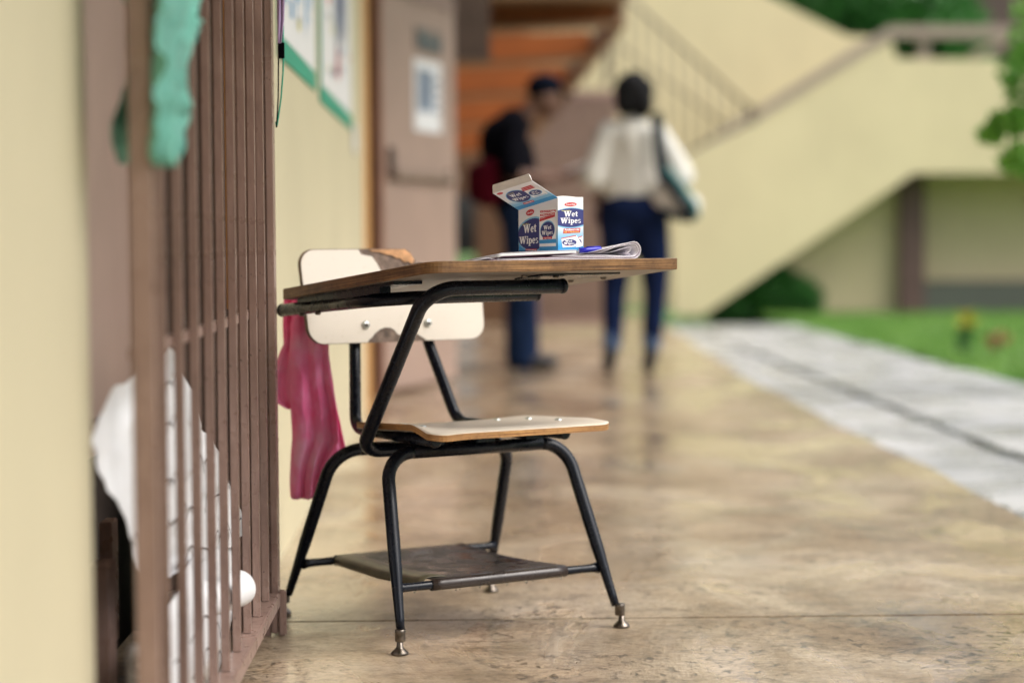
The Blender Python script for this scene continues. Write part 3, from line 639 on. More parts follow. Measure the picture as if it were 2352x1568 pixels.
# ------------------------------------------------------------------ planting
def blob(c, r):
    c = Vector(c)
    def f(rng):
        v = Vector(rng.normal(size=3)).normalized()*(rng.random()**.25); return (c.x+v.x*r[0]*rng.uniform(.8, 1.08), c.y+v.y*r[1], c.z+v.z*r[2]*rng.uniform(.85, 1.1))
    return f
def multi(blobs):
    fs = [blob(*b) for b in blobs]
    return lambda rng: fs[rng.integers(len(fs))](rng)
def bush(name, blobs, n, size, m, label, cat, stems, seed):
    e = empty(name, (blobs[0][0][0], blobs[0][0][1], 0), label, cat)
    part(leaves('foliage', multi(blobs), n, size, m, None, seed), e)
    bm = bmesh.new()
    for a, b, r in stems: tube_bm(bm, smooth_path([a, tuple((Vector(a)+Vector(b))/2+Vector((.05, 0, .05))), b], .2, 4), r, 8)
    part(from_bm('stem', bm, M['bark']), e); return e
bush('bush', [((2.95, 20.84, .22), (.42, .2, .32)), ((3.20, 20.84, .13), (.34, .2, .27)), ((2.6, 20.84, .08), (.30, .2, .2))], 5200, .045, M['leaf_dark'], 'rounded dark green bush tucked under the foot of the staircase', 'bush', [((2.9, 20.84, -.05), (2.9, 20.84, .3), .02), ((3.0, 20.84, -.05), (3.2, 20.84, .25), .02)], 11)
bush('broadleaf_tree', [((5.2, 27, 3.5), (1.1, .9, .9)), ((4.4, 27, 3.7), (1.0, .9, .9)), ((6.0, 27, 3.2), (.75, .9, .9)), ((5.6, 27, 2.6), (1.3, .8, .7)), ((4.9, 27, 2.9), (1.2, .8, .8)), ((6.9, 27, 2.1), (1.1, .8, .6))], 15000, .09, M['leaf_dark'], 'dark green tree crown behind the stair landing', 'tree', [((6, 27, -.1), (5.9, 27, 3.2), .14), ((5.9, 27, 1.4), (6.9, 27, 2.2), .08)], 12)
bush('slender_tree', [((2.72, 10, 1.52), (.18, .3, .16)), ((2.82, 10, 1.75), (.26, .3, .20)), ((2.62, 10, 1.30), (.13, .2, .07)), ((2.70, 10, 1.12), (.16, .2, .09)), ((2.95, 10, 1.4), (.22, .3, .4)), ((2.50, 10, 1.24), (.06, .1, .04))], 2300, .032, M['leaf'], 'bright green leafy branches reaching in at the right edge', 'tree', [((3.35, 10.1, -.05), (3.25, 10.1, 1.9), .035), ((3.28, 10.1, 1.3), (2.7, 10, 1.5), .010), ((3.28, 10.1, .95), (2.7, 10, 1.13), .009), ((3.28, 10.1, 1.5), (2.8, 10, 1.8), .01)], 13)
# garden plant with yellow leaves
gp_ = empty('garden_plant', (3.19, 13.4, -.03), 'small plant with yellow and orange top leaves on the lawn', 'plant')
part(tube('stem', [(3.19, 13.4, -.04), (3.2, 13.4, .2)], .008, M['bark'], n=6), gp_)
bm = bmesh.new(); rr = random.Random(4)
for i in range(16):
    a = i*2.4; L = rr.uniform(.09, .16); el_ = rr.uniform(.5, 1.3); d = Vector((cos(a)*cos(el_), sin(a)*cos(el_), sin(el_))); s = d.cross(Vector((0, 0, 1))).normalized()*.022
    c = Vector((3.2, 13.4, .12+.07*rr.random())); v = [bm.verts.new(p) for p in (c, c+d*L*.5+s, c+d*L+Vector((0, 0, -.02)), c+d*L*.5-s)]; bm.faces.new(v)
part(from_bm('leaf', bm, M['leaf_yel']), gp_)
part(leaves('lower_foliage', blob((3.19, 13.4, .08), (.07, .07, .1)), 60, .03, M['leaf_dark'], None, 8), gp_)
gp2 = empty('garden_plant', (3.42, 13.5, -.03), 'low reddish leaved plant to the right of the yellow topped plant', 'plant')
part(tube('stem', [(3.42, 13.5, -.04), (3.43, 13.5, .08)], .006, M['bark'], n=6), gp2)
part(leaves('foliage', blob((3.43, 13.5, .07), (.07, .07, .06)), 40, .028, simple('red_brown_leaf', (.35, .10, .06), .5), None, 9), gp2)
# dark building beyond the trees
bb_ = empty('far_building', (9, 34, 0), 'dark brown building behind the trees at the top right corner', 'building')
part(box('wall', (8.1, 34, -.1), (18, 36, 6.5), M['brown_dark']), bb_); part(box('fascia', (8.05, 33.9, 3.95), (18, 33.995, 4.05), M['rail']), bb_)

# ================================================================== PEOPLE
def capsule(bm, a, b, ra, rb, n=14):
    a, b = Vector(a), Vector(b)
    ax = b-a
    if ax.length < 1e-5: ax = Vector((0, 0, 1e-4)); b = a+ax
    d = ax.normalized(); u = d.orthogonal().normalized(); v = d.cross(u); rings = []
    prof = [(-ra*cos(t), ra*sin(t), 0) for t in np.linspace(.25, pi/2, 5)] + [(-rb*cos(t), rb*sin(t), 1) for t in np.linspace(pi/2, pi-.25, 5)]
    for off, r, e in prof:
        c = (a if e == 0 else b)+d*off; rings.append([bm.verts.new(c+(u*cos(2*pi*k/n)+v*sin(2*pi*k/n))*r) for k in range(n)])
    for p, q in zip(rings, rings[1:]):
        for k in range(n): bm.faces.new((p[k], p[(k+1) % n], q[(k+1) % n], q[k]))
    bm.faces.new(rings[0][::-1]); bm.faces.new(rings[-1])
def ellip(bm, c, r):
    res = bmesh.ops.create_uvsphere(bm, u_segments=18, v_segments=12, radius=1)
    for v in res['verts']: v.co = Vector((v.co.x*r[0]+c[0], v.co.y*r[1]+c[1], v.co.z*r[2]+c[2]))
def body(name, chains, ells, m, parent, voxel=.012, smooth=6):
    bm = bmesh.new()
    for ch in chains:
        for (p, r), (q, s) in zip(ch, ch[1:]): capsule(bm, p, q, r, s)
    for c, r in ells: ellip(bm, c, r)
    o = from_bm(name, bm, m); md = o.modifiers.new('r', 'REMESH'); md.mode = 'VOXEL'; md.voxel_size = voxel
    if smooth: sm = o.modifiers.new('s', 'SMOOTH'); sm.iterations = smooth; sm.factor = .6
    dg = bpy.context.evaluated_depsgraph_get(); me = bpy.data.meshes.new_from_object(o.evaluated_get(dg)); o.modifiers.clear(); o.data = me
    if not me.materials: me.materials.append(m)
    for p in me.polygons: p.use_smooth = True
    o.parent = parent; return o
def hand(c, d, side, r=.011):
    """finger chains curling from a palm at c pointing along d"""
    c, d = Vector(c), Vector(d).normalized(); s = Vector(side).normalized(); nn = d.cross(s); ch = []
    ch.append([(c, .026), (c+d*.06, .030)])
    for k, L in enumerate((.075, .085, .08, .062)):
        b = c+d*.075+s*(k-1.5)*.019; ch.append([(b, .0095), (b+d*L*.5, .009), (b+d*L*.8+nn*L*.35, .0075)])
    ch.append([(c+d*.02-s*.025, .012), (c+d*.05-s*.05, .010), (c+d*.08-s*.05+nn*.01, .008)])
    return ch
# man: side-on, head bent over a sheet of paper he holds
man = empty('person', (.29, 12.47, 0), 'person in black shirt and navy cap, head bent over papers, red bag at the hip', 'person')
hx, hz = .165, 1.575
body('body', [
    [((-.01, 0, 1.0), .10), ((-.04, 0, 1.2), .12), ((-.03, 0, 1.36), .11)],
    [((-.02, 0, 1.40), .06), ((.07, 0, 1.50), .055), ((.12, 0, 1.55), .06)],
    [((-.02, -.17, 1.36), .05), ((-.06, -.21, 1.12), .042), ((.18, -.12, 1.10), .032), ((.22, -.09, 1.11), .028)],
    [((-.02, .17, 1.36), .05), ((-.04, .21, 1.12), .042), ((.19, .12, 1.12), .032), ((.23, .09, 1.13), .028)],
    [((-.01, -.09, .95), .075), ((0, -.10, .5), .055), ((-.01, -.10, .1), .04)], [((-.01, .09, .95), .075), ((.02, .10, .5), .055), ((.02, .10, .1), .04)],
    *hand((.23, -.085, 1.11), (1, .1, .05), (0, 1, 0)), *hand((.24, .085, 1.13), (1, -.1, .05), (0, 1, 0))],
    [((hx, 0, hz), (.095, .075, .115)), ((hx+.02, 0, hz-.075), (.07, .05, .05)), ((hx+.098, 0, hz-.035), (.02, .014, .022)), ((hx-.01, -.075, hz-.01), (.016, .012, .026)), ((hx-.01, .075, hz-.01), (.016, .012, .026)), ((hx+.08, 0, hz-.072), (.018, .026, .008))],
    M['skin'], man, voxel=.009, smooth=3)
body('shirt', [
    [((.0, 0, .93), .14), ((-.05, 0, 1.15), .165), ((-.08, 0, 1.32), .155), ((-.03, 0, 1.41), .11)],
    [((-.02, -.13, 1.38), .085), ((-.05, -.215, 1.24), .068), ((-.05, -.23, 1.15), .066)], [((-.02, .13, 1.38), .085), ((-.05, .215, 1.24), .068), ((-.05, .23, 1.15), .066)],
    [((.0, -.09, .93), .105), ((-.05, -.08, 1.3), .11)], [((.0, .09, .93), .105), ((-.05, .08, 1.3), .11)]], [], M['black_cloth'], man, voxel=.014)
body('jeans', [[((0, -.085, .93), .115), ((.01, -.10, .55), .095), ((.0, -.10, .10), .090), ((.0, -.10, .06), .09)], [((0, .085, .93), .115), ((.02, .11, .55), .095), ((.03, .12, .10), .092), ((.03, .12, .06), .092)]], [((0, 0, .93), (.13, .17, .13))], M['navy2'], man, voxel=.014)
for s, x in ((-1, 0), (1, .03)): body('shoe', [[((x-.04, s*.11, .045), .045), ((x+.06, s*.11, .042), .045), ((x+.17, s*.11, .034), .036)]], [], M['shoe'], man, voxel=.01)
body('cap', [], [((hx-.012, 0, hz+.055), (.108, .088, .085))], M['cap'], man, voxel=.01, smooth=3)
cp = prism('cap_peak', round_poly([(hx+.06, -.07), (hx+.17, -.05), (hx+.17, .05), (hx+.06, .07)], .03), lambda u, v, d: (u, v, d-(u-hx-.06)*.45), hz+.045, hz+.052, M['cap'], man)
rb = empty('shoulder_bag', (0, 12.3, .9), 'dark red bag hanging at the back of the person in black', 'bag')
part(body('bag_body', [[((.05, 12.32, 1.02), .065), ((.05, 12.32, 1.13), .065)], [((.11, 12.30, 1.0), .07), ((.11, 12.30, 1.15), .07)]], [], M['red_bag'], None, voxel=.012), rb)
part(tube('strap', [(.08, 12.27, 1.20), (.16, 12.26, 1.40), (.26, 12.30, 1.50)], .010, M['black_cloth'], n=8), rb)
hp = prism('paper_sheets', [(0, -.12), (.17, -.12), (.17, .12), (0, .12)], lambda u, v, d: (.55+u, 12.47+v, 1.13+u*.45+d), 0, .012, M['page']); tag(hp, 'white papers held in both hands by the person in black', 'papers')
# woman: seen from behind, walking away
wo = empty('person', (.92, 11.87, 0), 'person seen from behind in cream blouse and blue jeans, walking away', 'person')
hzw = 1.545
body('body', [
    [((0, 0, .95), .10), ((0, .01, 1.15), .10), ((0, 0, 1.32), .11)], [((0, 0, 1.38), .055), ((0, .01, 1.47), .05)],
    [((-.15, 0, 1.34), .045), ((-.215, -.03, 1.13), .038), ((-.19, .10, .98), .03), ((-.17, .13, .94), .026)],
    [((.15, 0, 1.34), .045), ((.25, -.02, 1.15), .038), ((.20, .10, 1.0), .03), ((.18, .13, .97), .026)],
    [((-.08, 0, .92), .075), ((-.09, .04, .5), .05), ((-.13, -.03, .1), .035)], [((.08, 0, .92), .075), ((.12, 0, .5), .05), ((.10, 0, .1), .035)],
    *hand((-.165, .14, .93), (0.1, .5, -.9), (1, 0, 0)), *hand((.175, .14, .96), (-.1, .5, -.8), (1, 0, 0))],
    [((-.005, .01, hzw), (.075, .09, .11)), ((0, .10, hzw-.02), (.014, .02, .022)), ((-.078, .01, hzw-.01), (.010, .016, .028)), ((.078, .01, hzw-.01), (.010, .016, .028)), ((0, .09, hzw-.06), (.026, .014, .008))], M['skin'], wo, voxel=.009, smooth=3)
body('hair', [], [((.0, -.02, hzw+.035), (.108, .105, .100)), ((.048, -.045, hzw-.035), (.066, .08, .095)), ((-.040, -.045, hzw-.03), (.066, .08, .085)), ((.01, .0, hzw+.09), (.075, .08, .055)), ((.06, -.03, hzw+.03), (.06, .08, .07)), ((-.055, -.03, hzw+.03), (.055, .08, .06))], M['hair'], wo, voxel=.01, smooth=2)
body('blouse', [
    [((0, 0, .99), .125), ((0, 0, 1.15), .115), ((0, 0, 1.30), .125), ((0, 0, 1.385), .075)], [((-.07, 0, .97), .10), ((-.075, 0, 1.3), .09)], [((.07, 0, .97), .10), ((.075, 0, 1.3), .09)],
    [((-.13, 0, 1.34), .07), ((-.195, -.02, 1.18), .068), ((-.225, -.02, 1.09), .078)], [((.13, 0, 1.34), .07), ((.225, -.02, 1.19), .07), ((.265, -.02, 1.10), .08)]], [], M['cream_cloth'], wo, voxel=.013, smooth=4)
body('jeans', [[((-.085, 0, .90), .115), ((-.09, .04, .62), .09), ((-.105, .03, .45), .068), ((-.12, -.02, .19), .058)], [((.085, 0, .90), .115), ((.12, .0, .62), .09), ((.125, 0, .45), .068), ((.105, 0, .19), .058)]], [((0, -.02, .92), (.185, .13, .11))], M['navy'], wo, voxel=.013)
for x, y, lift in ((-.125, -.02, .015), (.103, 0, 0)):
    body('cuff', [[((x, y, .155), .056), ((x, y, .20), .058)]], [], M['cuff'], wo, voxel=.01)
    body('boot', [[((x, y, .15), .045), ((x-.01, y-.01, .07+lift), .042), ((x-.015, y+.02, .045+lift), .042), ((x-.02, y+.13, .035), .034)], [((x-.012, y-.02, .05+lift), .035), ((x-.014, y-.02, .018), .026)]], [], M['shoe'], wo, voxel=.009)
hb = empty('handbag', (1.15, 11.75, .9), 'black and white striped handbag slung over the shoulder of the person in cream', 'handbag')
part(body('bag_body', [[((1.07, 11.76, .98), .06), ((1.22, 11.76, .93), .075)], [((1.11, 11.74, 1.08), .05), ((1.20, 11.74, .90), .06)]], [], M['bag_white'], None, voxel=.012), hb)
part(tube('strap', [(1.04, 11.74, 1.44), (1.055, 11.72, 1.30), (1.06, 11.70, 1.16), (1.08, 11.70, 1.06)], .033, M['bag_black'], n=10), hb)
part(tube('side_panel', [(1.05, 11.68, 1.12), (1.12, 11.67, 1.03), (1.19, 11.67, .93), (1.23, 11.68, .87)], .026, M['bag_black'], n=10), hb)
part(tube('stripe', [(1.09, 11.68, 1.14), (1.17, 11.67, 1.04), (1.245, 11.67, .94), (1.26, 11.68, .86)], .018, M['bag_teal'], n=10), hb)
part(tube('bottom_panel', [(1.06, 11.70, .90), (1.14, 11.68, .87), (1.24, 11.70, .855)], .022, M['bag_black'], n=10), hb)

# ================================================================== THE TABLET-ARM CHAIR (local frame: x lateral, y = towards the rear, z up)
th = radians(30.2); CO = Vector((-.0465, 4.097, 0))
RZ = Matrix.Rotation(th, 4, 'Z')
ch = empty('school_desk_chair', CO, 'tablet arm school chair with black tube frame and chipped cream laminate', 'chair', rz=th)
def L(a, b, z_): return (a, -b, z_)
# legs and upper frames
TOPZ = .345
def leg_path(s, foot_b, top_b, top_a, top_z):
    return [L(s*.237, foot_b, .040), L(s*top_a, top_b, top_z)]
def uframe(fb, tb, ta, tz):
    pts = [L(-.236, fb, .042), L(-ta, tb, tz), L(ta, tb, tz), L(.236, fb, .042)]
    full = smooth_path(pts, .062, 10); mid = len(full)//2
    zr = [(.04, .0078), (.115, .0102), (.15, .0122), (.20, .0126), (.5, .0126)]
    rad = lambda p: float(np.interp(p.z, [a for a, _ in zr], [b for _, b in zr]))
    def dens(P_):
        o = [P_[0]]
        for a, b in zip(P_, P_[1:]):
            k = max(1, int((b-a).length/.02))
            for i in range(1, k+1): o.append(a.lerp(b, i/k))
        return o
    iA = 11; iB = len(full)-12
    bm = bmesh.new(); p = dens(full[:iA+1]); tube_bm(bm, p, [rad(q) for q in p], 18, cap=True); from_bm('leg', bm, M['black_tube'], ch)
    bm = bmesh.new(); p = dens(full[iB:]); tube_bm(bm, p, [rad(q) for q in p], 18, cap=True); from_bm('leg', bm, M['black_tube'], ch)
    bm = bmesh.new(); p = full[iA:iB+1]; tube_bm(bm, p, .0126, 18, cap=True); from_bm('seat_rail', bm, M['black_tube'], ch)
uframe(.238, .118, .198, .352)
uframe(-.236, -.095, .200, .340)
# glides
for (a, b) in ((-.236, .238), (.236, .238), (-.236, -.236), (.236, -.236)):
    x, y, _ = L(a, b, 0); sx = a*.12; 
    ax = (-(a)*.13, (b)*.45, 1)
    g_ = lathe('ferrule', [(.0086, .024), (.0094, .0245), (.0098, .030), (.0096, .040), (.0098, .0405), (.0098, .046), (.0088, .0465)], (x+a*.02, y-b*.03, 0), M['steel'], ch)
    g2 = lathe('glide_foot', [(.0135, 0), (.0162, .001), (.0162, .0035), (.0142, .0065), (.0085, .0115), (.0062, .014), (.0058, .024), (.003, .025)], (x+a*.03, y-b*.04, 0.0005), M['steel'], ch)
# arm tube that rises to carry the tablet
apts = [L(.09, .045, .348), L(-.205, .030, .350), L(-.2285, .335, .664), L(.052, .338, .664)]
tube('arm_tube', apts, .0135, M['black_tube'], ch, bend=[0, .040, .055, 0], n=20, seg=12)
lathe('end_cap', [(.0137, -.003), (.0142, .0), (.0142, .004), (.012, .007), (.006, .008)], L(.052, .338, .664), M['black_tube'], ch, axis=(1, 0, 0))
# second carrier tube under the arm of the tablet
tube('tablet_tube', [L(-.258, -.200, .6135), L(-.252, .16, .640), L(-.19, .222, .6455), L(.084, .20, .6465)], .0125, M['black_tube'], ch, bend=[0, .07, .05, 0], n=18, seg=10)
lathe('end_cap', [(.0128, -.003), (.0132, .0), (.0130, .003), (.010, .0055), (.005, .006)], L(-.258, -.200, .6135), M['black_tube'], ch, axis=(-.015, 1, -.07))
lathe('end_cap', [(.0128, -.003), (.0132, .0), (.0130, .003), (.010, .005)], L(.084, .20, .6465), M['black_tube'], ch, axis=(1, 0, 0))
for b in (-.115, -.045): lathe('tube_screw', [(.005, -.003), (.006, 0), (.006, .002), (.003, .004)], L(-.257, b, .6135+(b+.2)*.0735-.0125), M['steel'], ch, axis=(0, 0, -1), n=10)
# backrest uprights run down and forward beneath the seat
for s in (-1, 1):
    tube('back_upright', [L(s*.078, -.262, .700), L(s*.086, -.2265, .535), L(s*.118, -.165, .375), L(s*.142, .205, .379)], .0118, M['black_tube'], ch, bend=[0, .05, .045, 0], n=18, seg=10)
    lathe('end_cap', [(.0120, -.003), (.0126, .0), (.0122, .003), (.009, .005)], L(s*.142, .205, .379), M['black_tube'], ch, axis=(s*.06, -1, 0))
# book rack
def taper_tube(name, a, b, r):
    a, b = Vector(a), Vector(b); pts = [a.lerp(b, t_) for t_ in (0, .03, .08, .14, .86, .92, .97, 1)]
    bm = bmesh.new(); tube_bm(bm, pts, [r*1.35, r*1.0, r*.92, r, r, r*.92, r, r*1.35], 16); return from_bm(name, bm, M['black_tube'], ch)
taper_tube('rack_tube', L(-.222, .198, .112), L(.222, .198, .112), .0085)
taper_tube('rack_tube', L(-.222, -.197, .107), L(.222, -.197, .107), .0085)
def rack():
    prof = []
    R_ = .0104
    for t_ in np.linspace(-2.9, pi/2, 12): prof.append((.198+R_*cos(t_), .112+R_*sin(t_)))     # wraps the front tube
    prof += [(.16, .1205), (.08, .116), (0, .1135), (-.08, .113), (-.16, .1155)]
    for t_ in np.linspace(pi/2, pi+2.9, 12): prof.append((-.197+R_*cos(t_), .107+R_*sin(t_)))
    bm = bmesh.new(); cols_ = []
    A_ = list(np.linspace(-.150, .146, 14))
    for i, a in enumerate(A_):
        lip = .0; cols_.append([bm.verts.new(L(a + (0.028*(1-abs(k/(len(prof)-1)*2-1))*-0 if 0 else 0), p[0], p[1])) for k, p in enumerate(prof)])
    for p, q in zip(cols_, cols_[1:]):
        for k in range(len(prof)-1): bm.faces.new((p[k], q[k], q[k+1], p[k+1])).smooth = True
    o = from_bm('book_rack', bm, M['rack'], ch); md = o.modifiers.new('t', 'SOLIDIFY'); md.thickness = .0014; md.offset = 0
rack()
# rounded rolled lip on the left side of the rack
bm = bmesh.new(); g_ = []
for j in range(13):
    b = -.184+.368*j/12; zb = float(np.interp(b, [-.2, -.16, 0, .08, .16, .2], [.1175, .1165, .1145, .117, .1215, .1225]))
    g_.append([bm.verts.new(L(a, b, zb+dz)) for a, dz in ((-.108, -.0002), (-.122, .0012), (-.138, .0022), (-.150, .0008), (-.157, -.004), (-.159, -.011), (-.156, -.016))])
for p, q in zip(g_, g_[1:]):
    for k in range(6): bm.faces.new((p[k], q[k], q[k+1], p[k+1])).smooth = True
o = from_bm('rolled_edge', bm, simple('lit_olive_rack_edge', (.10, .085, .05), .35, var=.4, scale=25), ch); md = o.modifiers.new('t', 'SOLIDIFY'); md.thickness = .0012  # lighter than the rack sheet: light on the bend put into its colour
bm = bmesh.new(); rr = random.Random(3)
for i in range(11):
    a = rr.uniform(-.19, .2); s = rr.uniform(.0012, .0026); ellip(bm, L(a, .199, .0998-s*.4 if -.15 < a < .146 else .1028), (s, s, s*1.3))
for v in []: pass
def glassy():
    m, t, b = nodes('clear_rain_water', .02, spec=.5); b.inputs['Transmission Weight'].default_value = 1; b.inputs['IOR'].default_value = 1.33; return m
M['water'] = glassy()
from_bm('rain_drops', bm, M['water'], ch, True)['kind'] = 'stuff'

# seat: moulded ply with laminate top
def seat():
    nx, ny = 36, 36; T = .0115
    def S_(a, b):   # top height
        z_ = .4065 - .016*(.3-b)/.33
        z_ += (.011 if a < 0 else .004)*(abs(a)/.193)**4*max(0, min(1, (.262-b)/.05))**.8 if b < .262 else 0     # side flare behind the front lip
        z_ -= .006*max(0, (b-.262)/.04)**2                                # waterfall front
        z_ -= .004*max(0, (abs(a)-.12)/.07)**2*max(0, min(1, (b-.20)/.06)) if a < 0 else 0
        z_ -= .004*math.exp(-(a/.10)**2-((b-.10)/.10)**2); return z_
    b0_, b1_ = -.035, .302; bm = bmesh.new(); uvl = bm.loops.layers.uv.new('UVMap')
    outl = round_poly([(-.193, b1_), (.193, b1_), (.193, b0_), (-.193, b0_)], [.028, .028, .03, .03], 8)
    # grid inside the outline: warp a square grid
    def inside(u, v):
        # map square to rounded rect via superellipse blend
        a = u*.193; b = (b0_+b1_)/2+v*(b1_-b0_)/2; au, av = abs(u), abs(v); hw, hh, r = .193, (b1_-b0_)/2, .030
        x, y = abs(a), abs(b-(b0_+b1_)/2)
        m_ = max(x/hw, y/hh)
        if m_ > 0:
            X, Y = x/m_, y/m_   # point on the rectangle border along the same ray
            if X > hw-r and Y > hh-r:
                # intersect the ray with the corner circle
                dx, dy = X, Y; L2 = sqrt(dx*dx+dy*dy); dx /= L2; dy /= L2; cx, cy = hw-r, hh-r
                bq = dx*cx+dy*cy; t_ = bq+sqrt(max(0, bq*bq-(cx*cx+cy*cy-r*r))); k = t_/L2
                kk = 1-(1-k)*m_**4; x *= kk; y *= kk
        return (math.copysign(x, u), (b0_+b1_)/2+math.copysign(y, v))
    top = [[None]*(ny+1) for _ in range(nx+1)]; bot = [[None]*(ny+1) for _ in range(nx+1)]
    for i in range(nx+1):
        for j in range(ny+1):
            a, b = inside(-1+2*i/nx, -1+2*j/ny); z_ = S_(a, b)
            top[i][j] = bm.verts.new(L(a, b, z_)); bot[i][j] = bm.verts.new(L(a, b, z_-T))
    for i in range(nx):
        for j in range(ny):
            f = bm.faces.new((top[i][j], top[i][j+1], top[i+1][j+1], top[i+1][j])); f.smooth = True; f.material_index = 0
            f = bm.faces.new((bot[i][j], bot[i+1][j], bot[i+1][j+1], bot[i][j+1])); f.smooth = True; f.material_index = 2
    ring = [(i, 0) for i in range(nx)] + [(nx, j) for j in range(ny)] + [(i, ny) for i in range(nx, 0, -1)] + [(0, j) for j in range(ny, 0, -1)]
    s = 0
    for k in range(len(ring)):
        p, q = ring[k], ring[(k+1) % len(ring)]; tp, tq, bp, bq = top[p[0]][p[1]], top[q[0]][q[1]], bot[p[0]][p[1]], bot[q[0]][q[1]]
        d = (tp.co-tq.co).length; f = bm.faces.new((tp, tq, bq, bp)); f.material_index = 1
        for lp_, uv in zip(f.loops, ((s, T), (s+d, T), (s+d, 0), (s, 0))): lp_[uvl].uv = uv
        s += d
    bmesh.ops.recalc_face_normals(bm, faces=bm.faces)
    from_bm('seat', bm, [laminate('tan_worn_seat_laminate', (.70, .62, .51), .3), M['ply_seat'], M['underlam']], ch)
    for (a, b) in ((-.150, .06), (-.150, .17), (.150, .06), (.150, .17), (-.100, .005), (.110, .005)):
        lathe('seat_screw', [(.0075, -.002), (.0078, .0), (.0065, .0018), (.003, .0028)], L(a, b, S_(a, b)+.0004), M['zinc'], ch, n=14)
    for a in (-.11, .0, .11): box('seat_spacer', (a-.02, -.15, .3655), (a+.02, -.09, .385), M['black_tube'], ch, bev=.001)
seat()

# backrest: brown board core with a cream laminate skin, chipped at the upper right and at the bottom
def back_pos(a, h, off=0):     # h 0..1 from bottom to top; off = towards the sitter
    b = -.194-.034*h - .008*(1-(a/.21)**2)+off; a2 = a*(1+.03*h); return L(a2, b, .543+.190*h)
def back_outline():
    w_ = .203; return round_poly([(-w_, 0), (w_, 0), (w_, 1), (-w_, 1)], 0)
def rr_poly(inset=0.0, top_cut=None, seg=8):
    w_, h_ = .203-inset, .190; r = .034-inset; pts = []
    for (cx, cy, a0) in ((w_-r, r+inset, -pi/2), (w_-r, h_-r-inset, 0), (-w_+r, h_-r-inset, pi/2), (-w_+r, r+inset, pi)):
        for k in range(seg+1): t_ = a0+pi/2*k/seg; pts.append((cx+r*cos(t_), cy+r*sin(t_)))
    return pts
def board(name, poly, o0, o1, m, edge=None, subdiv=26):
    """poly in (a, height m), triangulated finely so that it follows the curve"""
    bm = bmesh.new(); vs = [bm.verts.new((u, v, 0)) for u, v in poly]; bm.faces.new(vs)
    for k in range(1, subdiv):
        x = -.21+.42*k/subdiv; bmesh.ops.bisect_plane(bm, geom=list(bm.verts)+list(bm.edges)+list(bm.faces), plane_co=(x, 0, 0), plane_no=(1, 0, 0))
    ext = bmesh.ops.extrude_face_region(bm, geom=list(bm.faces)); new = [g_ for g_ in ext['geom'] if isinstance(g_, bmesh.types.BMVert)]
    ns = set(new)
    for v in bm.verts:
        off = o1 if v in ns else o0; v.co = Vector(back_pos(v.co.x, v.co.y/.190, off))
    bmesh.ops.recalc_face_normals(bm, faces=bm.faces); return from_bm(name, bm, m, ch)
def core_poly():
    o = rr_poly(); br, tl, bl = o[:9], o[18:27], o[27:]
    return br + [(.203, .118), (.188, .124), (.160, .119), (.130, .127), (.105, .124), (.088, .136), (.070, .141), (.060, .150), (.056, .166), (.050, .172), (.046, .184), (.036, .1885), (.0, .190)] + tl + bl
board('backrest', core_poly(), -.011, 0, M['chip'])
def lam_poly():
    o = rr_poly(.0012)
    # o runs: bottom right, top right, top left, bottom left
    br, tr_, tl, bl = o[:9], o[9:18], o[18:27], o[27:]
    rr2 = random.Random(12)
    topcut = [(.2018, .105), (.185, .110), (.160, .108), (.142, .118), (.120, .112), (.098, .120), (.072, .118), (.045, .115), (.020, .117), (-.004, .128), (-.020, .140), (-.028, .152), (-.030, .160), (-.036, .168), (-.043, .1735), (-.052, .1765), (-.064, .180), (-.070, .1888)]
    tc2 = [(a+rr2.uniform(-.002, .002), b+rr2.uniform(-.0015, .0015)) for a, b in topcut]; tc2[0] = topcut[0]; tc2[-1] = topcut[-1]
    bot = [(-.070, .0012), (-.066, .008), (-.058, .010), (-.052, .018), (-.040, .026), (-.026, .031), (-.016, .028), (-.008, .024), (.0, .016), (.012, .012), (.028, .016), (.040, .018), (.052, .010), (.060, .006), (.066, .0012)]
    bo2 = [bot[0]]+[(a+rr2.uniform(-.0015, .0015), b+rr2.uniform(-.001, .001)) for a, b in bot[1:-1]]+[bot[-1]]
    return br + tc2 + tl + bl + bo2
board('laminate_face', lam_poly(), .0004, .0016, M['laminate'])
# orange split ply left standing along the chipped upper edge
board('ply_splinter', [(-.03, .1885), (-.045, .1875), (-.040, .1845), (-.022, .183), (-.010, .178), (.004, .177), (.014, .170), (.022, .171), (.030, .162), (.040, .1635), (.048, .158), (.053, .166), (.046, .180), (.034, .1885)], .0004, .0028, M['chip_orange'])
for a in (-.0715, .0715):
    lathe('back_bolt', [(.0085, -.001), (.0088, .0015), (.0088, .003), (.0065, .0045), (.0062, .005), (.0040, .0055)], back_pos(a, .19, .0016), M['zinc'], ch, axis=(0, -1, .16), n=6 if 0 else 18)
    lathe('back_bolt', [(.0042, 0), (.0042, .002), (.002, .0024)], back_pos(a, .19, .0070), M['steel'], ch, axis=(0, -1, .16), n=12)

